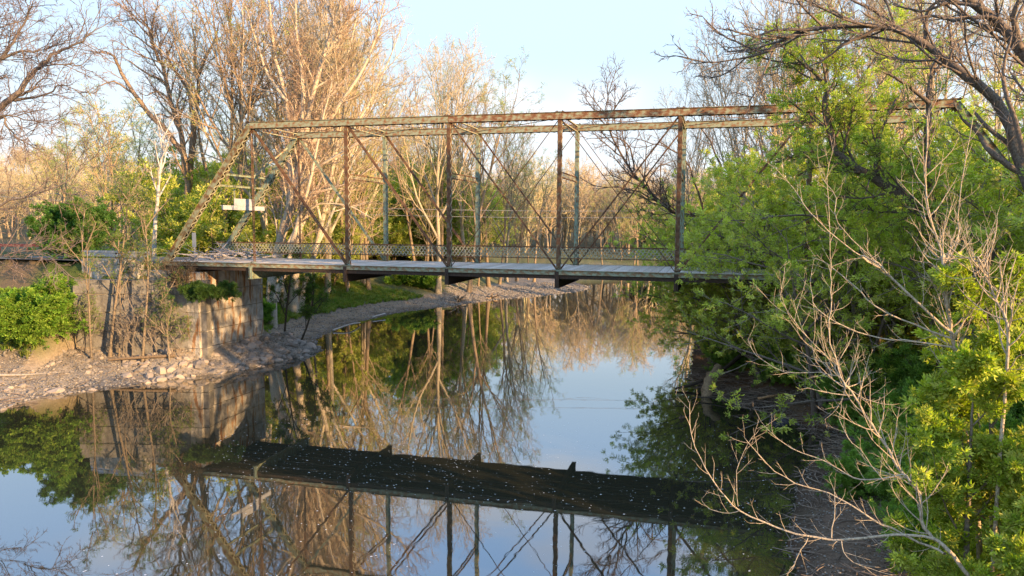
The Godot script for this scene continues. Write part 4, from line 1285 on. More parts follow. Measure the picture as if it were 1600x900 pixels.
func standing_trees() -> void:
	var grey_bark := Color(0.2, 0.165, 0.14)
	var twig := Color(0.22, 0.17, 0.15)
	lone("river_tree", "grey bare tree whose limbs reach in over the gravel at the left edge", 501, LEFT_EDGE_LIMBS, set_levels(bare(grey_bark, twig), [2.6, 1.3, 0.7, 0.4], [0.03, 0.014, 0.007, 0.005], [8, 6, 4, 0]), 3.2, 0.05, M.bark)
	lone("forked_tree", "tall bare tree forking into three crooked stems left of the bridge end", 502, TWIN_LIMBS, set_levels(bare(Color(0.34, 0.25, 0.17), Color(0.3, 0.22, 0.17)), [3.0, 1.8, 1.0, 0.6], [0.06, 0.03, 0.013, 0.009], [7, 6, 4, 0]), 1.6, 0.06, M.bark)
	lone("leaning_sycamore", "big leaning pale sycamore just behind the left end of the bridge", 503, SYC_LIMBS, set_levels(bare(Color(0.56, 0.47, 0.34), Color(0.38, 0.26, 0.18)), [3.4, 2.0, 1.1, 0.6], [0.07, 0.03, 0.014, 0.009], [8, 7, 5, 0]), 1.5, 0.05, M.bark)
	lone("hanging_limb_tree", "dark bare tree hanging its crooked limbs out over the river right of the bridge", 504, HANG_LIMBS, set_levels(bare(Color(0.15, 0.115, 0.09), Color(0.17, 0.13, 0.11)), [2.2, 1.2, 0.7, 0.4], [0.04, 0.02, 0.01, 0.008], [6, 5, 3, 0]), 1.8, 0.06, M.bark)
	# a straight white trunk and a brown one beside the road end
	var g := gardener(505, set_levels(bare(Color(0.62, 0.58, 0.52), Color(0.4, 0.34, 0.28), 0.6), [1.6, 1.0, 0.5, 0.3], [0.05, 0.02, 0.01, 0.008], [4, 4, 2, 0]))
	g.L[0].n = 10
	g.L[0].t0 = 0.55
	g.grow(Vector3(0, -0.4, 0), Vector3(0.05, 1, 0).normalized(), 9.5, 0.17, 0)
	var o := thing("white_trunk_tree", "straight bare tree with a whitewashed looking trunk left of the bridge end", "tree", Vector3(-20.6, height(-20.6, -42.5), -42.5))
	plant(g, o, M.bark)
	g = gardener(506, bare(Color(0.36, 0.26, 0.17), Color(0.34, 0.25, 0.17)))
	g.L[0].t0 = 0.45
	g.grow(Vector3(0, -0.4, 0), Vector3(0.01, 1, 0).normalized(), 19.0, 0.22, 0)
	o = thing("straight_brown_tree", "straight brown bare tree rising behind the left portal of the bridge", "tree", Vector3(-17.6, height(-17.6, -47.0), -47.0))
	plant(g, o, M.bark)
	# the one evergreen on the far bank
	g = gardener(507, [
		{n = 60, t0 = 0.1, seg = 6, wig = 0.02, trop = 0.1, sides = 6, tip = 0.02, rmax = 1.0, col = Color(0.12, 0.09, 0.07), col2 = Color(0.12, 0.09, 0.07)},
		{n = 8, t0 = 0.2, ang = 85.0, lr = 0.26, seg = 4, wig = 0.08, trop = 0.02, sides = 4, tip = 0.01, rmax = 0.05, col = Color(0.1, 0.08, 0.06), col2 = Color(0.1, 0.08, 0.06), leaf = 10},
		{n = 0, t0 = 0.1, ang = 50.0, lr = 0.4, seg = 2, wig = 0.1, trop = 0.0, sides = 3, tip = 0.01, rmax = 0.02, col = Color(0.1, 0.08, 0.06), col2 = Color(0.1, 0.08, 0.06), leaf = 5}])
	g.tints = [Color(0.03, 0.055, 0.025), Color(0.045, 0.07, 0.03)]
	g.leaf_size = Vector2(1.4, 2.4)
	g.grow(Vector3(0, -0.4, 0), Vector3.UP, 9.5, 0.2, 0)
	o = thing("evergreen_tree", "dark green evergreen tree on the far bank seen between the bridge posts", "tree", Vector3(21.5, height(21.5, -122.0), -122.0))
	plant(g, o, M.bark, sprig_mesh(9, 5, 4, 0.1, 0.12))
	# saplings in front of the wing wall
	var sap := [[-18.2, -32.0, 6.4, 0.05, 0.02, "thin straight sapling before the left end of the wing wall"], [-17.75, -32.55, 7.6, 0.075, 0.1, "thickest and tallest of the saplings before the wing wall"],
		[-17.4, -32.7, 4.6, 0.04, 0.14, "short thin sapling between two taller ones before the wing wall"], [-16.2, -32.3, 7.0, 0.07, 0.12, "brown sapling leaning right before the middle of the wing wall"], [-14.9, -32.2, 4.0, 0.045, -0.05, "mossy sapling with green sprays before the rusty abutment"]]
	for k in sap.size():
		var s: Array = sap[k]
		var L := leafy(bare(Color(0.27, 0.215, 0.15), Color(0.25, 0.2, 0.13), 0.5), 4, 1)
		L[0].t0 = 0.5 if k < 4 else 0.25
		L[0].tip = 0.012
		set_levels(L, [1.7, 0.8, 0.5, 0.25], [0.02, 0.01, 0.006, 0.005], [5, 4, 3, 0])
		g = gardener(520 + k, L)
		g.tints = [Color(0.16, 0.23, 0.05), Color(0.2, 0.26, 0.06)] if k != 4 else [Color(0.08, 0.15, 0.03), Color(0.1, 0.18, 0.035)]
		g.leaf_size = Vector2(0.6, 1.0)
		g.grow(Vector3(0, -0.3, 0), Vector3(s[4], 1, 0).normalized(), s[2], s[3], 0)
		o = thing("sapling", s[5], "sapling", Vector3(s[0], height(s[0], s[1]), s[1]), "saplings before the wing wall")
		plant(g, o, M.bark, sprig_mesh(4, 3, 3, 0.06, 0.3))
	# leaning saplings at the corner of the abutment and the river
	for s in [[-11.9, -38.6, 4.2, 0.25, 540], [-11.3, -39.2, 3.4, 0.55, 541]]:
		var L := set_levels(bare(Color(0.11, 0.09, 0.065), Color(0.13, 0.1, 0.08), 0.6), [1.6, 0.8, 0.4, 0.25], [0.025, 0.01, 0.006, 0.005], [5, 4, 3, 0])
		leafy(L, 3, 2)
		g = gardener(s[4], L)
		g.tints = [Color(0.09, 0.15, 0.03), Color(0.12, 0.19, 0.04)]
		g.leaf_size = Vector2(0.7, 1.1)
		g.grow(Vector3(0, -0.3, 0), Vector3(s[3], 1, 0.1).normalized(), s[2], 0.06, 0)
		o = thing("bank_sapling", "dark upright sapling at the far foot of the abutment" if s[4] == 540 else "dark sapling leaning out over the water past the abutment", "sapling", Vector3(s[0], height(s[0], s[1]), s[1]))
		plant(g, o, M.bark, sprig_mesh(4, 3, 3, 0.06, 0.3))


func bush_levels(col: Color, leaf1: int, leaf2: int) -> Array:
	return [
		{n = 12, t0 = 0.1, seg = 6, wig = 0.16, trop = -0.02, sides = 5, tip = 0.008, rmax = 1.0, col = col, col2 = col, leaf = 6},
		{n = 7, t0 = 0.1, ang = 50.0, lr = 0.5, seg = 4, wig = 0.2, trop = 0.02, sides = 3, tip = 0.006, rmax = 0.02, col = col, col2 = col, leaf = leaf1},
		{n = 0, t0 = 0.1, ang = 50.0, lr = 0.55, lmin = 0.15, seg = 2, wig = 0.2, trop = 0.0, sides = 3, tip = 0.005, rmax = 0.01, col = col, col2 = col, leaf = leaf2}]


func bush(called: String, label: String, sd: int, at: Vector3, size: Vector3, stems: int, tints: Array, leaf: Mesh, leaf_size: Vector2, l1 := 6, l2 := 5, group := "") -> Node3D:
	var g := gardener(sd, bush_levels(Color(0.13, 0.1, 0.07), l1, l2))
	g.tints = tints
	g.leaf_size = leaf_size
	for k in stems:
		var a := TAU * k / stems + g.rng.randf_range(-0.3, 0.3)
		var lean := g.rng.randf_range(0.1, 0.9)
		var d := Vector3(cos(a) * lean * size.x, size.y, sin(a) * lean * size.z)
		g.grow(Vector3(cos(a) * 0.2, -0.25, sin(a) * 0.2), d.normalized(), d.length() * g.rng.randf_range(0.75, 1.05), 0.03, 0)
	var o := thing(called, label, "bush", at, group)
	plant(g, o, M.bark, leaf)
	return o


func on_ground(x: float, z: float) -> Vector3:
	return Vector3(x, height(x, z), z)


func green_bank() -> void:
	# box elders in young leaf along the right bank
	var sprig := sprig_mesh(6, 4, 4, 0.066, 0.27)
	var wood := Color(0.22, 0.18, 0.14)
	var kinds := []
	for k in 3:
		var L := [
			{n = 12, t0 = 0.12, seg = 7, wig = 0.12, trop = 0.03, sides = 7, tip = 0.02, rmax = 1.0, col = wood, col2 = wood},
			{n = 7, t0 = 0.15, ang = 58.0, lr = 0.55, seg = 6, wig = 0.15, trop = -0.01, sides = 5, tip = 0.012, rmax = 0.06, col = wood, col2 = wood},
			{n = 5, t0 = 0.1, ang = 45.0, lr = 0.5, seg = 4, wig = 0.18, trop = 0.03, sides = 3, tip = 0.007, rmax = 0.025, col = wood, col2 = wood * 1.5, leaf = 3},
			{n = 0, t0 = 0.1, ang = 45.0, lr = 0.45, lmin = 0.25, seg = 2, wig = 0.2, trop = 0.0, sides = 3, tip = 0.005, rmax = 0.01, col = wood * 1.3, col2 = wood * 1.5, leaf = 3}]
		var g := gardener(600 + k, L)
		g.tints = [Color(0.5, 0.54, 0.085), Color(0.56, 0.58, 0.1), Color(0.42, 0.49, 0.075), Color(0.64, 0.62, 0.14)]
		g.leaf_size = Vector2(0.5, 1.65)
		g.droop = 0.5
		for s in 3:
			g.grow(Vector3(0.3 * s - 0.3, -0.3, 0.1 * s), Vector3([-0.3, 0.1, 0.45][s], 1, [0.1, -0.3, 0.25][s]).normalized(), [8.2, 8.8, 6.8][(s + k) % 3], 0.13, 0)
		var o := thing("box_elder", "box elder in young leaf crowding the right bank", "tree", Vector3.ZERO, "box elders along the right bank")
		plant(g, o, M.bark, sprig)
		kinds.append(o)
	var spots := [[0, 11.4, -37.5, 1.05, 2.6], [1, 12.2, -33.0, 1.0, 0.4], [2, 11.0, -42.0, 1.0, 1.2], [0, 15.2, -31.0, 1.1, 4.0], [1, 16.0, -36.0, 1.15, 2.2], [2, 18.4, -28.5, 1.0, 5.2], [0, 16.6, -23.5, 0.95, 0.9], [1, 12.4, -24.6, 1.12, 5.6], [2, 10.8, -25.6, 0.82, 4.4], [1, 9.3, -33.4, 0.75, 0.9], [2, 14.6, -22.0, 1.0, 0.3], [0, 9.6, -35.5, 0.75, 1.4], [0, 10.6, -30.2, 0.85, 3.4], [2, 13.0, -28.6, 1.05, 2.9], [1, 21.5, -33.0, 0.85, 3.2], [2, 19.5, -40.0, 0.85, 0.1], [0, 24.0, -27.0, 0.9, 1.9],
		[1, 15.0, -47.0, 0.85, 5.0], [2, 13.6, -26.5, 0.6, 3.7], [1, 19.0, -20.0, 0.75, 2.8],
		[0, 16.5, -14.2, 1.0, 0.7], [1, 19.5, -17.0, 1.1, 4.1], [2, 22.5, -12.0, 1.15, 2.0]]
	var elders := []
	for k in spots.size():
		var s: Array = spots[k]
		if k < 3:
			kinds[s[0]].position = on_ground(s[1], s[2])
			kinds[s[0]].rotation.y = s[4]
			kinds[s[0]].scale = Vector3.ONE * s[3]
			elders.append(kinds[s[0]])
		else:
			elders.append(again(kinds[s[0]], on_ground(s[1], s[2]), s[4], s[3]))
	tell_apart(elders, "box elder in young leaf")
	# low bushes on the slope between the trees and the mud
	var dark := [Color(0.22, 0.36, 0.055), Color(0.27, 0.4, 0.06), Color(0.18, 0.31, 0.05)]
	var first := bush("bank_bush", "dark green bush on the shaded slope of the right bank", 620, on_ground(12.6, -27.0), Vector3(1.9, 1.9, 1.9), 11, dark, sprig, Vector2(0.8, 1.4), 6, 5, "dark bushes on the right bank")
	var lows := [first]
	for s in [[11.6, -23.5, 0.8], [12.8, -20.5, 0.95], [10.4, -18.6, 0.75], [11.6, -16.4, 0.85], [9.4, -15.6, 0.7], [13.5, -23.8, 1.1], [10.3, -32.5, 0.8], [11.2, -29.6, 0.85], [9.9, -13.6, 0.8], [8.2, -13.4, 0.55], [14.2, -17.5, 1.1], [12.0, -13.5, 0.9], [8.6, -17.6, 0.5]]:
		lows.append(again(first, on_ground(s[0], s[1]), rng.randf() * TAU, s[2]))
	tell_apart(lows, "low dark green bush")
	var trees_wood := Color(0.16, 0.125, 0.095)
	var L1 := set_levels(bare(trees_wood, Color(0.12, 0.09, 0.07)), [1.7, 0.9, 0.5, 0.3], [0.035, 0.014, 0.007, 0.005], [6, 5, 3, 0])
	leafy(L1, 4, 1)
	var greens := [Color(0.34, 0.44, 0.07), Color(0.4, 0.48, 0.085), Color(0.48, 0.5, 0.1)]
	lone("leaning_trunk_tree", "dark thick trunk leaning left through the green leaves of the right bank", 630, LEAN_LIMBS, L1, 1.8, 0.03, M.bark, sprig_mesh(6, 3, 4, 0.065, 0.27), greens)
	var L2 := set_levels(bare(Color(0.2, 0.16, 0.125), Color(0.26, 0.21, 0.17)), [1.9, 1.0, 0.55, 0.35], [0.03, 0.014, 0.007, 0.005], [6, 5, 3, 0])
	lone("arching_tree", "bare dark trunk arching over to the left above the green trees", 631, ARCH_LIMBS, L2, 1.4, 0.02, M.bark)
	lone("steep_limb_tree", "thick dark bare tree leaning in at the upper right corner", 632, STEEP_LIMBS, L2, 1.3, 0.02, M.bark)


func near_plants() -> void:
	var bleached := Color(0.46, 0.37, 0.25)
	var twigs := func() -> Array: return [
		{n = 10, t0 = 0.1, seg = 6, wig = 0.1, trop = 0.02, sides = 7, tip = 0.004, rmax = 1.0, col = bleached, col2 = bleached},
		{n = 3, t0 = 0.2, ang = 48.0, lr = 0.3, seg = 6, wig = 0.14, trop = 0.17, sides = 5, tip = 0.003, rmax = 0.014, col = bleached, col2 = bleached * 1.1},
		{n = 2, t0 = 0.25, ang = 42.0, lr = 0.5, seg = 4, wig = 0.18, trop = 0.12, sides = 4, tip = 0.0025, rmax = 0.006, col = bleached, col2 = bleached * 0.9},
		{n = 0, t0 = 0.2, ang = 36.0, lr = 0.5, seg = 3, wig = 0.2, trop = 0.05, sides = 3, tip = 0.002, rmax = 0.004, col = bleached, col2 = bleached * 0.8}]
	var L: Array = set_levels(twigs.call(), [0.75, 0.35, 0.16], [0.01, 0.005, 0.0035], [3, 2, 0])
	lone("dead_branching_tree", "bleached dead tree fanning bare branches out over the water at lower right", 701, DEAD_FAN_LIMBS, L, 6.5, 0.014, M.dead_wood)
	L = set_levels(twigs.call(), [0.85, 0.4, 0.2], [0.012, 0.006, 0.004], [3, 2, 0])
	lone("pale_snag", "pale dead sapling with long bare boughs standing before the green trees", 702, PALE_SNAG_LIMBS, L, 5.0, 0.014, M.dead_wood)
	lone("thin_snag", "thin pale forked dead sapling nearest the right edge", 703, THIN_SNAG_LIMBS, L, 4.0, 0.014, M.dead_wood)
	# bright young maple leaves low on the right
	var leaf := sprig_mesh(8, 5, 5, 0.075, 0.24)
	var bright := [Color(0.4, 0.46, 0.05), Color(0.46, 0.5, 0.06), Color(0.32, 0.4, 0.045), Color(0.52, 0.52, 0.09)]
	var spots := [[6.75, -10.6, 4.6, "bright yellow green young tree at the lower right, left of its taller neighbour", 710], [7.7, -11.2, 5.6, "tallest bright yellow green young tree cut by the right edge", 711], [6.6, -9.0, 2.6, "low bright green young tree in the lower right corner", 712], [5.6, -9.4, 1.5, "small bright green seedling clump beside the mud at the bottom edge", 713]]
	for s in spots:
		var g := gardener(s[4], [
			{n = 13, t0 = 0.12, seg = 8, wig = 0.06, trop = 0.05, sides = 7, tip = 0.01, rmax = 1.0, col = Color(0.3, 0.25, 0.2), col2 = Color(0.26, 0.2, 0.15)},
			{n = 7, t0 = 0.2, ang = 50.0, lr = 0.34, seg = 5, wig = 0.12, trop = 0.08, sides = 5, tip = 0.005, rmax = 0.018, col = Color(0.26, 0.2, 0.15), col2 = Color(0.22, 0.2, 0.1), leaf = 3},
			{n = 4, t0 = 0.2, ang = 42.0, lr = 0.45, seg = 3, wig = 0.15, trop = 0.05, sides = 4, tip = 0.004, rmax = 0.008, col = Color(0.22, 0.2, 0.1), col2 = Color(0.22, 0.22, 0.08), leaf = 4},
			{n = 0, t0 = 0.2, ang = 40.0, lr = 0.5, lmin = 0.08, seg = 2, wig = 0.15, trop = 0.02, sides = 3, tip = 0.003, rmax = 0.004, col = Color(0.22, 0.22, 0.08), col2 = Color(0.22, 0.22, 0.08), leaf = 2}])
		g.tints = bright
		g.leaf_size = Vector2(0.5, 1.3)
		g.droop = 0.8
		g.grow(Vector3(0, -0.3, 0), Vector3(-0.06, 1, 0).normalized(), s[2], 0.014 * s[2], 0)
		g.grow(Vector3(0.12, -0.3, 0.1), Vector3(0.22, 1, 0.15).normalized(), s[2] * 0.85, 0.01 * s[2], 0)
		var o := thing("young_tree", s[3], "tree", on_ground(s[0], s[1]), "bright young trees at the lower right")
		plant(g, o, M.bark, leaf)
	# bushes on the left bank
	var mid := [Color(0.13, 0.27, 0.03), Color(0.18, 0.32, 0.04), Color(0.26, 0.38, 0.055)]
	bush("honeysuckle_bush", "big round bright green bush on the left bank before the wing wall", 720, on_ground(-20.3, -31.2), Vector3(1.8, 2.15, 1.5), 17, mid, sprig_mesh(11, 4, 4, 0.07, 0.34), Vector2(0.8, 1.3), 8, 6)
	bush("dark_bush", "dark green bush behind the top of the wing wall", 721, on_ground(-21.6, -37.0), Vector3(1.7, 2.6, 1.5), 13, [Color(0.07, 0.17, 0.035), Color(0.09, 0.2, 0.04)], sprig_mesh(11, 4, 4, 0.07, 0.34), Vector2(0.8, 1.3), 8, 6)
	for k in 4:   # a thicket of thin stems before the wall
		var L3 := leafy(bare(Color(0.24, 0.2, 0.16), Color(0.26, 0.22, 0.18), 0.5), 4, 1 if k % 3 == 0 else 0)
		set_levels(L3, [1.3, 0.7, 0.4, 0.2], [0.012, 0.007, 0.005, 0.004], [4, 4, 2, 0])
		L3[0].tip = 0.006
		var gg := gardener(740 + k, L3)
		gg.tints = [Color(0.2, 0.28, 0.06)]
		gg.leaf_size = Vector2(0.5, 0.8)
		for st in 3:
			if st == 2 and k > 1:
				continue
			gg.grow(Vector3(st * 0.2 - 0.2, -0.2, 0), Vector3(gg.rng.randf_range(-0.35, 0.35), 1, gg.rng.randf_range(-0.2, 0.2)).normalized(), gg.rng.randf_range(1.6, 3.4), 0.018, 0)
		var tx: float = [-18.9, -16.9, -15.6, -14.7][k]
		var to := thing("thicket_shrub", "clump of thin grey stems " + ["between the round bush and the wing wall", "between the tall saplings before the wing wall", "before the middle of the wing wall", "beside the rusty front of the abutment"][k], "shrub", on_ground(tx, -32.3 - 0.06 * k), "thin grey stems before the wing wall")
		plant(gg, to, M.bark, sprig_mesh(4, 3, 3, 0.06, 0.3))
	bush("hanging_shrub", "feathery green shrub growing over the top of the abutment under the deck", 722, Vector3(-13.3, 3.55, -32.5), Vector3(1.1, 0.6, 0.4), 7, [Color(0.07, 0.14, 0.03), Color(0.09, 0.17, 0.035)], sprig_mesh(12, 4, 5, 0.06, 0.2), Vector2(0.7, 1.1), 5, 4)
	bush("grey_brush", "grey leafless brush piled against the foot of the sloping end post", 723, Vector3(-14.6, 4.0, -32.9), Vector3(1.0, 1.2, 0.6), 9, [Color(0.2, 0.2, 0.1)], sprig_mesh(12, 1, 1, 0.02, 0.2), Vector2(0.7, 1.1), 1, 1)
	bush("slope_bush", "leafy green bush on the slope just past the far corner of the abutment", 726, on_ground(-15.2, -43.6), Vector3(1.5, 1.3, 1.3), 11, mid, sprig_mesh(11, 4, 4, 0.07, 0.34), Vector2(0.8, 1.3))
	bush("low_shrub", "low spreading green shrub at the grassy edge of the far left bank", 724, on_ground(-15.0, -51.0), Vector3(1.3, 0.9, 1.2), 9, mid, sprig_mesh(11, 4, 4, 0.07, 0.34), Vector2(0.8, 1.3))
	bush("far_bank_bush", "green bush beside the trunks left of the gravel bar", 725, on_ground(-8.4, -65.5), Vector3(2.2, 1.6, 1.6), 12, mid, sprig_mesh(11, 4, 4, 0.08, 0.34), Vector2(1.0, 1.6))


# ---------------------------------------------------------------- small things
func stone(sd: int) -> ArrayMesh:   # a broken boulder: a ball cut by flat faces
	var r := RandomNumberGenerator.new()
	r.seed = sd
	var cuts := []
	for k in 9:
		cuts.append([Vector3(r.randf_range(-1, 1), r.randf_range(-1, 1), r.randf_range(-1, 1)).normalized(), r.randf_range(0.45, 0.8)])
	var at := func(i: int, j: int) -> Vector3:
		var a := TAU * i / 8.0
		var b := PI * j / 5.0
		var p := Vector3(cos(a) * sin(b), cos(b), sin(a) * sin(b))
		for c in cuts:
			var over: float = p.dot(c[0]) - c[1]
			if over > 0:
				p -= (c[0] as Vector3) * over
		return p * Vector3(1.0, 0.62, 0.8)
	var g := Geo.new()
	for j in 5:
		for i in 8:
			var a: Vector3 = at.call(i, j)
			var b: Vector3 = at.call(i + 1, j)
			var c: Vector3 = at.call(i + 1, j + 1)
			var d: Vector3 = at.call(i, j + 1)
			if j > 0:
				g.flat(a, b, c, Color.WHITE)
			if j < 4:
				g.flat(a, c, d, Color.WHITE)
	return g.mesh()


func rocks() -> void:
	var shapes := []
	for k in 7:
		shapes.append(stone(80 + k))
	var r := RandomNumberGenerator.new()
	r.seed = 31
	var spots := [[-16.2, -30.9, 0.42, 2, "pale sunlit boulder largest on the riprap below the wing wall"], [-15.1, -31.6, 0.38, 2, "rounded tan boulder on the riprap beside the fallen pole"], [-17.6, -28.4, 0.34, 2, "pale angular block alone at the water's edge on the left"], [-19.4, -27.0, 0.3, 2, "whitish flat rock by the water near the left edge"], [-14.9, -30.75, 0.3, 1, "brown rock standing in the shallow water below the riprap"]]
	for s in spots:
		var o := part("boulder", shapes[rng.randi() % 7], M["stone_%d" % s[3]], self)
		o.position = on_ground(s[0], s[1]) + Vector3.UP * 0.02
		o.scale = Vector3.ONE * s[2]
		o.rotation = Vector3(0, r.randf() * TAU, 0)
		tag(o, s[4], "rock")
	var n := 0
	var tries := 0
	while n < 285 and tries < 6000:
		tries += 1
		var x := r.randf_range(-21.5, -9.2)
		var z := r.randf_range(-40.0, -25.0)
		var e := edge(Vector2(x, z))
		var rip := Vector2(x + 12.4, z + 34.8).length() < 5.2
		if e.y > 0 or e.x < -0.35 or e.x > (3.4 if rip else 4.5) or r.randf() > (1.0 if rip else 0.3):
			continue
		var l := bridge_local(x, z)
		if l.x < -2.3 and z < -32.9:
			continue
		var s := r.randf_range(0.1, 0.2) if not rip else r.randf_range(0.12, 0.36)
		if r.randf() < 0.1:
			s *= 1.4
		var o := part("rock", shapes[r.randi() % 7], M["stone_%d" % (r.randi() % 3)], self)
		o.position = on_ground(x, z) + Vector3.UP * s * 0.02
		o.scale = Vector3(s, s * r.randf_range(0.7, 1.1), s)
		o.rotation = Vector3(r.randf_range(-0.4, 0.4), r.randf() * TAU, r.randf_range(-0.4, 0.4))
		tag(o, "broken grey brown rock of the stony left bank below the abutment", "rock", "rocks of the stony left bank")
		n += 1
	# small stones, too many to count
	var rows := PackedFloat32Array()
	for k in 56000:
		var place := r.randf()
		var x := r.randf_range(-22, -9) if place < 0.6 else (r.randf_range(-6, 8) if place < 0.85 else r.randf_range(5, 11))
		var z := r.randf_range(-40, -24) if place < 0.6 else (r.randf_range(-80, -60) if place < 0.85 else r.randf_range(-30, -10))
		if place > 0.4 and place < 0.6:   # the dirt shore past the abutment
			x = r.randf_range(-15, -2)
			z = r.randf_range(-64, -40)
		var e := edge(Vector2(x, z))
		if place > 0.4 and place < 0.6 and e.x > 3.4:
			continue
		if e.x < -0.15 or e.x > (6.0 if place < 0.85 else 2.5) or bridge_local(x, z).x < -2.3 and z < -33 and z > -38.8:
			continue
		var s := r.randf_range(0.02, 0.08) * (1.5 if place >= 0.6 and place < 0.85 else 1.0) * (0.5 if place >= 0.85 else 1.0)
		var b := r.randf_range(0.5, 1.2)
		var t := Basis.from_euler(Vector3(r.randf_range(-0.5, 0.5), r.randf() * TAU, 0)).scaled(Vector3(s, s * 0.8, s))
		rows.append_array(row(Transform3D(t, on_ground(x, z) + Vector3.UP * s * 0.2), Color(0.22 * b, 0.195 * b, 0.16 * b)))
	tag(flock("gravel", shapes[2], M.pebble, rows, self), "small loose stones of the banks and the gravel bar", "gravel")


func ground_litter() -> void:
	var r := RandomNumberGenerator.new()
	r.seed = 41
	# grass: a tuft of blades
	var g := Geo.new()
	for k in 9:
		var a := TAU * k / 9.0 + r.randf()
		var out := Vector3(cos(a), 0, sin(a))
		var w := Vector3(-out.z, 0, out.x) * 0.012
		var p := out * r.randf_range(0, 0.06)
		var m := p + out * 0.05 + Vector3.UP * r.randf_range(0.1, 0.16)
		var tip := m + out * r.randf_range(0.04, 0.1) + Vector3.UP * r.randf_range(0.02, 0.12)
		g.face(p - w, m - w * 0.8, m + w * 0.8, p + w, Color.WHITE)
		g.flat(m - w * 0.8, tip, m + w * 0.8, Color.WHITE)
	var rows := PackedFloat32Array()
	for k in 45000:
		var place := r.randf()
		var x := r.randf_range(-22, -4)
		var z := r.randf_range(-62, -39.5)
		if place > 0.8:
			x = r.randf_range(-25, -15)
			z = r.randf_range(-34, -22)
		elif place > 0.7:
			x = r.randf_range(5, 15)
			z = r.randf_range(-26, -10)
		var h := height(x, z)
		var k2 := noise.get_noise_2d(x * 4.0 + 50, z * 4.0) * 0.5 + 0.5
		if h < (0.42 if place < 0.7 else 1.0) or place < 0.7 and h > 3.6 or place > 0.8 and (k2 < 0.5 or edge(Vector2(x, z)).y > 0) or bridge_local(x, z).x < -2.3 and z < -32.9 and z > -38.6:
			continue
		var s := r.randf_range(0.7, 1.6)
		var b := r.randf_range(0.7, 1.2)
		var c := Color(0.13, 0.25, 0.035).lerp(Color(0.32, 0.31, 0.09), r.randf())
		rows.append_array(row(Transform3D(Basis(Vector3.UP, r.randf() * TAU).scaled(Vector3(s, s, s)), Vector3(x, h - 0.02, z)), c * b))
	tag(flock("grass", g.mesh(), M.leaf, rows, self), "green grass on the river banks", "grass")
	# sticks washed up on the mud
	var st := Geo.new()
	st.tube(PackedVector3Array([Vector3(-0.5, 0, 0), Vector3(-0.15, 0.03, 0.05), Vector3(0.2, 0.02, -0.03), Vector3(0.5, 0.05, 0.04)]), PackedFloat32Array([0.012, 0.012, 0.01, 0.006]), 4)
	rows = PackedFloat32Array()
	for k in 3600:
		var x: float
		var z: float
		var most := 2.5
		var place := r.randf()
		if place < 0.6:
			x = r.randf_range(7.4, 12.5)
			z = r.randf_range(-34, -21)
		elif place < 0.8:
			x = r.randf_range(5, 10)
			z = r.randf_range(-20, -9)
		else:
			x = r.randf_range(-22, -9)
			z = r.randf_range(-60, -25)
			most = 4.0
		var e := edge(Vector2(x, z))
		if e.x < -0.1 or e.x > most or bridge_local(x, z).x < -2.3 and z < -33 and z > -38.8 and x < 0:
			continue
		var s := r.randf_range(0.3, 1.1)
		var b := r.randf_range(0.5, 1.3)
		rows.append_array(row(Transform3D(Basis.from_euler(Vector3(r.randf_range(-0.2, 0.2), r.randf() * TAU, r.randf_range(-0.2, 0.2))).scaled(Vector3(s, s, s)), on_ground(x, z) + Vector3.UP * 0.03), Color(0.2 * b, 0.145 * b, 0.1 * b)))
	tag(flock("driftwood_litter", st.mesh(), M.plain, rows, self), "washed up sticks on the mud", "driftwood")
	# flecks of foam drifting on the water
	var f := Geo.new()
	for k in 6:
		var a := TAU * k / 6
		var b := TAU * (k + 1) / 6
		f.flat(Vector3(0, 0.3, 0), Vector3(cos(a), 0, sin(a)), Vector3(cos(b), 0, sin(b)), Color.WHITE)
	rows = PackedFloat32Array()
	for k in 5200:
		var x := r.randf_range(-9, 7)
		var z := -r.randf_range(12.5, 25)
		if noise.get_noise_2d((x - z * 0.25) * 9.0, (z + x * 0.3) * 3.0) < r.randf_range(-0.6, 0.2) or edge(Vector2(x, z)).x > -0.3 or r.randf() > 0.35 + 0.65 * exp(-pow((z + 20 - x * 0.26) / 3.0, 2)):
			continue
		var s := 0.004 + 0.013 * pow(r.randf(), 2.5)
		rows.append_array(row(Transform3D(Basis().scaled(Vector3(s * r.randf_range(0.8, 1.8), s * 0.4, s)), Vector3(x, 0.001, z)), Color.WHITE))
	tag(flock("foam_flecks", f.mesh(), M.foam, rows, self), "white flecks of foam drifting on the dark water", "foam")


func pole(called: String, label: String, category: String, joints: Array, r0: float, r1: float, col: Color, sides := 8) -> void:
	var g := gardener(1, [])
	var pts := g.smooth(joints, 0.01)
	var base := pts[0]
	var r := PackedFloat32Array()
	for j in pts.size():
		pts[j] -= base
		r.append(lerpf(r0, r1, float(j) / (pts.size() - 1)))
	var q := Geo.new()
	q.tube(pts, r, sides, col, col, false)
	for i in q.v.size():   # knots and hollows
		var w := q.v[i] + base
		q.v[i] += q.n[i] * r0 * 0.9 * noise.get_noise_3d(w.x * 60.0, w.y * 60.0, w.z * 60.0)
	for e in [0, pts.size() - 1]:   # the sawn or broken ends
		var ring := []
		for s in sides:
			ring.append(q.v[e * sides + s])
		for s in sides:
			q.flat(pts[e], ring[s], ring[(s + 1) % sides], col * 1.2)
	var o := part(called, q.mesh(), M.dead_wood, self)
	o.position = base
	tag(o, label, category)


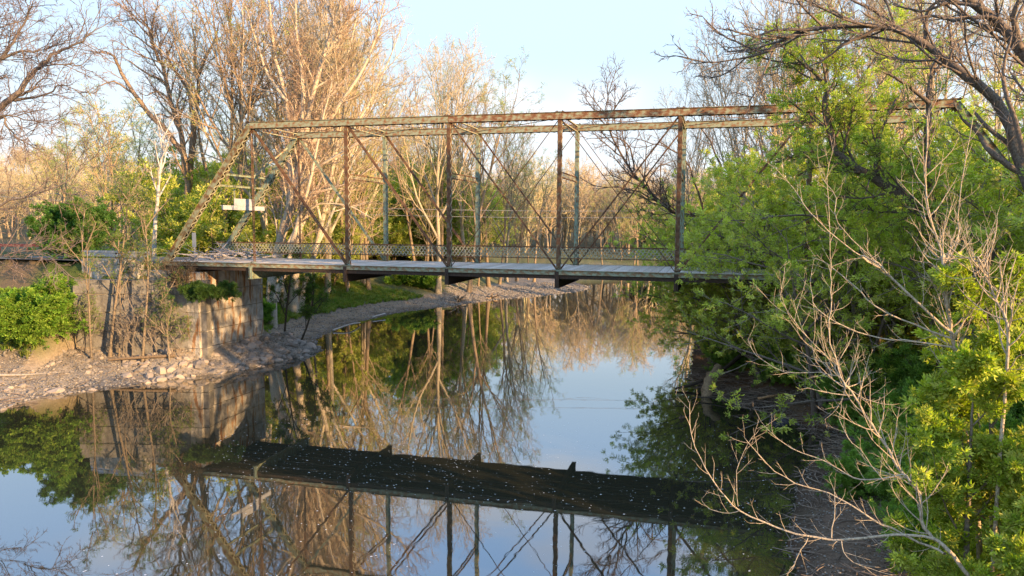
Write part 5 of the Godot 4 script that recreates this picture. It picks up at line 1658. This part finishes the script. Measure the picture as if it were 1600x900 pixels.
func odds_and_ends() -> void:
	pole("fallen_pole", "long brown fallen pole lying along the foot of the wing wall", "log", [Vector3(-17.5, height(-17.5, -32.0) + 0.08, -32.0), Vector3(-16.2, 0.5 * (height(-17.5, -32.0) + height(-14.8, -32.4)) + 0.1, -32.2), Vector3(-14.8, height(-14.8, -32.4) + 0.1, -32.4)], 0.05, 0.08, Color(0.2, 0.15, 0.1))
	pole("driftwood_log", "short stout sunlit log standing up out of the mud at the water's edge", "log", [Vector3(7.6, -0.1, -28.5), Vector3(7.62, 0.25, -28.6), Vector3(7.72, 0.55, -28.75), Vector3(7.95, 0.8, -29.0), Vector3(8.25, 1.05, -29.3)], 0.2, 0.13, Color(0.3, 0.21, 0.12), 12)
	pole("sunken_branch", "dark branch lying half in the water beside the stout log", "log", [Vector3(6.6, 0.08, -29.6), Vector3(7.4, 0.2, -29.9), Vector3(8.6, 0.55, -30.6), Vector3(10.0, 1.3, -31.5)], 0.04, 0.09, Color(0.09, 0.07, 0.05))
	pole("low_branch", "thin dark stick poking out of the mud in front of the stout log", "log", [Vector3(6.9, 0.1, -28.0), Vector3(7.6, 0.13, -27.9), Vector3(8.6, 0.3, -27.7)], 0.025, 0.04, Color(0.09, 0.07, 0.05))
	pole("drift_plank", "tan driftwood stick on the mud of the right bank", "log", [Vector3(9.2, 0.2, -27.4), Vector3(9.7, 0.34, -27.3), Vector3(10.2, 0.36, -27.5)], 0.05, 0.03, Color(0.45, 0.27, 0.13))
	pole("bent_driftwood", "pale bent driftwood stick at the waterline of the far left bank", "log", [Vector3(-10.9, 0.08, -45.2), Vector3(-10.2, 0.25, -46.6), Vector3(-9.9, 0.12, -48.4)], 0.05, 0.03, Color(0.45, 0.38, 0.3))
	pole("bank_stick", "short pale stick at the waterline past the bent driftwood", "log", [Vector3(-9.6, 0.15, -51.2), Vector3(-9.0, 0.22, -52.6)], 0.06, 0.05, Color(0.5, 0.44, 0.38))
	pole("grey_limb", "grey dead limb lying on the bare earth at the left edge", "log", [Vector3(-20.6, height(-20.6, -28.6) + 0.06, -28.6), Vector3(-19.5, height(-19.5, -29.2) + 0.1, -29.2), Vector3(-18.4, height(-18.4, -30.0) + 0.12, -30.0)], 0.05, 0.02, Color(0.33, 0.3, 0.26))
	# roots washed out on the gravel bar
	for s in [[-4.4, -61.8, "tangled brown stump with washed out roots on the gravel bar", 90], [-1.8, -65.4, "small heap of driftwood roots farther along the gravel bar", 91]]:
		var g := gardener(s[3], [{n = 4, t0 = 0.3, seg = 5, wig = 0.3, trop = -0.05, sides = 5, tip = 0.02, rmax = 1.0, col = Color(0.36, 0.26, 0.16), col2 = Color(0.4, 0.3, 0.2)}, {n = 0, t0 = 0.1, ang = 45.0, lr = 0.5, seg = 3, wig = 0.3, trop = 0.0, sides = 4, tip = 0.01, rmax = 0.04, col = Color(0.4, 0.3, 0.2), col2 = Color(0.4, 0.3, 0.2)}])
		for k in 9:
			g.grow(Vector3(0, 0.1, 0), Vector3(cos(k * 0.7), g.rng.randf_range(0.1, 0.9), sin(k * 0.7)).normalized(), g.rng.randf_range(0.6, 1.2), 0.07, 0)
		var o := thing("root_stump", s[2], "stump", on_ground(s[0], s[1]))
		part("roots", g.trunk.mesh(), M.dead_wood, o)
		part("rootlets", g.crown.mesh(), M.dead_wood, o)
	# a tyre in the shallows
	var t := thing("old_tyre", "old car tyre lying half sunk at the edge of the mud", "tyre", Vector3(9.05, 0.03, -24.7))
	t.rotation = Vector3(0.05, 0.4, 0.03)
	var ring := TorusMesh.new()
	ring.inner_radius = 0.19
	ring.outer_radius = 0.33
	ring.rings = 28
	ring.ring_segments = 10
	var body := part("carcass", ring, M.rubber, t)
	body.scale = Vector3(1, 1.15, 1)
	var tread := Geo.new()
	for k in 40:
		var a := TAU * k / 40
		tread.box(Transform3D(Basis(Vector3.UP, -a), Vector3(cos(a), 0, sin(a)) * 0.328), Vector3(0.014, 0.13, 0.026))
	part("tread", tread.mesh(), M.rubber, t, "stuff")
	# a clump of leaves floating out on the river
	var c := Geo.new()
	for k in 7:
		var a := k * 0.9
		c.flat(Vector3(0, 0.05, 0), Vector3(cos(a) * 0.13, 0.09 * (k % 3), sin(a) * 0.13), Vector3(cos(a + 0.8) * 0.11, 0.03, sin(a + 0.8) * 0.11), Color(0.12, 0.07, 0.04))
	c.slab(Vector3(0, 0.02, 0), Vector3(0.14, 0.1, 0.11), Color(0.1, 0.06, 0.035))
	var fl := part("floating_clump", c.mesh(), M.plain, self)
	fl.position = Vector3(5.9, 0.0, -25.3)
	tag(fl, "small brown clump of leaves floating alone on the river", "debris")
	# brush and boards dumped on the deck
	var d := gardener(95, [{n = 2, t0 = 0.3, seg = 4, wig = 0.15, trop = 0.0, sides = 5, tip = 0.01, rmax = 1.0, col = Color(0.36, 0.33, 0.31), col2 = Color(0.45, 0.41, 0.38)}, {n = 0, t0 = 0.1, ang = 40.0, lr = 0.4, seg = 3, wig = 0.2, trop = 0.0, sides = 3, tip = 0.006, rmax = 0.015, col = Color(0.4, 0.36, 0.34), col2 = Color(0.4, 0.36, 0.34)}])
	for k in 60:
		d.grow(Vector3(d.rng.randf_range(-1.6, 1.2), d.rng.randf_range(0.0, 0.35), d.rng.randf_range(-1.2, 1.0)), Vector3(d.rng.randf_range(-1, 1), d.rng.randf_range(-0.05, 0.25), d.rng.randf_range(-0.7, 0.7)).normalized(), d.rng.randf_range(0.6, 1.8), 0.03, 0)
	var pile := thing("brush_pile", "heap of grey dead sticks dumped on the deck at the left end of the bridge", "brush pile", BRIDGE_AT + Basis(Vector3.UP, -BRIDGE_YAW) * Vector3(-2.6, 4.87, -2.0))
	part("stick", d.trunk.mesh(), M.dead_wood, pile, "stuff")
	part("twig", d.crown.mesh(), M.dead_wood, pile, "stuff")
	# guard rail of the approach road
	var dir := Vector3(cos(BRIDGE_YAW), 0, sin(BRIDGE_YAW))
	var rail := thing("guard_rail", "galvanised guard rail along the road behind the wing wall", "guard rail", BRIDGE_AT - dir * 5.2 + Vector3(-dir.z, 0, dir.x) * 0.2)
	rail.rotation.y = -BRIDGE_YAW
	var w := Geo.new()
	for k in 3:
		w.slab(Vector3(-1.9, 5.06 + k * 0.09, 0.05 if k == 1 else 0.09), Vector3(3.8, 0.1, 0.012))
		if k < 2:
			w.beam(Vector3(0, 5.105 + k * 0.09, 0.07), Vector3(-3.8, 5.105 + k * 0.09, 0.07), 0.014, 0.05, Vector3.UP)
	part("rail", w.mesh(), M.galvanised, rail)
	for k in 3:
		var p := Geo.new()
		p.slab(Vector3(-0.3 - k * 1.6, 4.85, 0), Vector3(0.1, 0.75, 0.12))
		part("post", p.mesh(), M.rusty_iron, rail)
	# marker at the far side of the bridge end
	var mk := thing("marker_post", "narrow blue grey marker post beside the far corner of the bridge end", "marker", Vector3(-16.4, height(-16.4, -38.6), -38.6))
	var mp := Geo.new()
	mp.slab(Vector3(0, 0.7, 0), Vector3(0.06, 2.0, 0.04))
	part("post", mp.mesh(), M.galvanised, mk)
	var mb := Geo.new()
	mb.slab(Vector3(0, 1.35, 0.035), Vector3(0.2, 0.75, 0.015))
	var blue := StandardMaterial3D.new()
	blue.albedo_color = Color(0.12, 0.15, 0.2).linear_to_srgb()
	part("plate", mb.mesh(), blue, mk)
	# orange red rail fence across the meadow
	var f := thing("red_fence", "low orange red rail fence across the meadow at the far left", "fence", on_ground(-57, -77))
	var fr := Geo.new()
	fr.slab(Vector3(0, 0.95, 0), Vector3(26, 0.28, 0.06))
	part("rail", fr.mesh(), M.red_paint, f)
	for k in 10:
		var fp := Geo.new()
		fp.slab(Vector3(-12.6 + k * 2.8, 0.4, -0.06), Vector3(0.1, 1.3, 0.06))
		part("post", fp.mesh(), M.red_paint, f)
	# two wires strung across behind the bridge
	for k in 2:
		var g := Geo.new()
		var pts := PackedVector3Array()
		var rr := PackedFloat32Array()
		for j in 25:
			var u := j / 24.0 * 2 - 1
			pts.append(Vector3(u * 45, 1.6 * u * u - k * 0.5, -k * 0.6))
			rr.append(0.014)
		g.tube(pts, rr, 4, Color(0.3, 0.3, 0.3), Color(0.3, 0.3, 0.3), false)
		var o := part("overhead_wire", g.mesh(), M.plain, self)
		o.position = Vector3(2, 7.6, -57)
		tag(o, ["upper of the two thin wires strung across behind the bridge", "lower of the two thin wires strung across behind the bridge"][k], "wire")
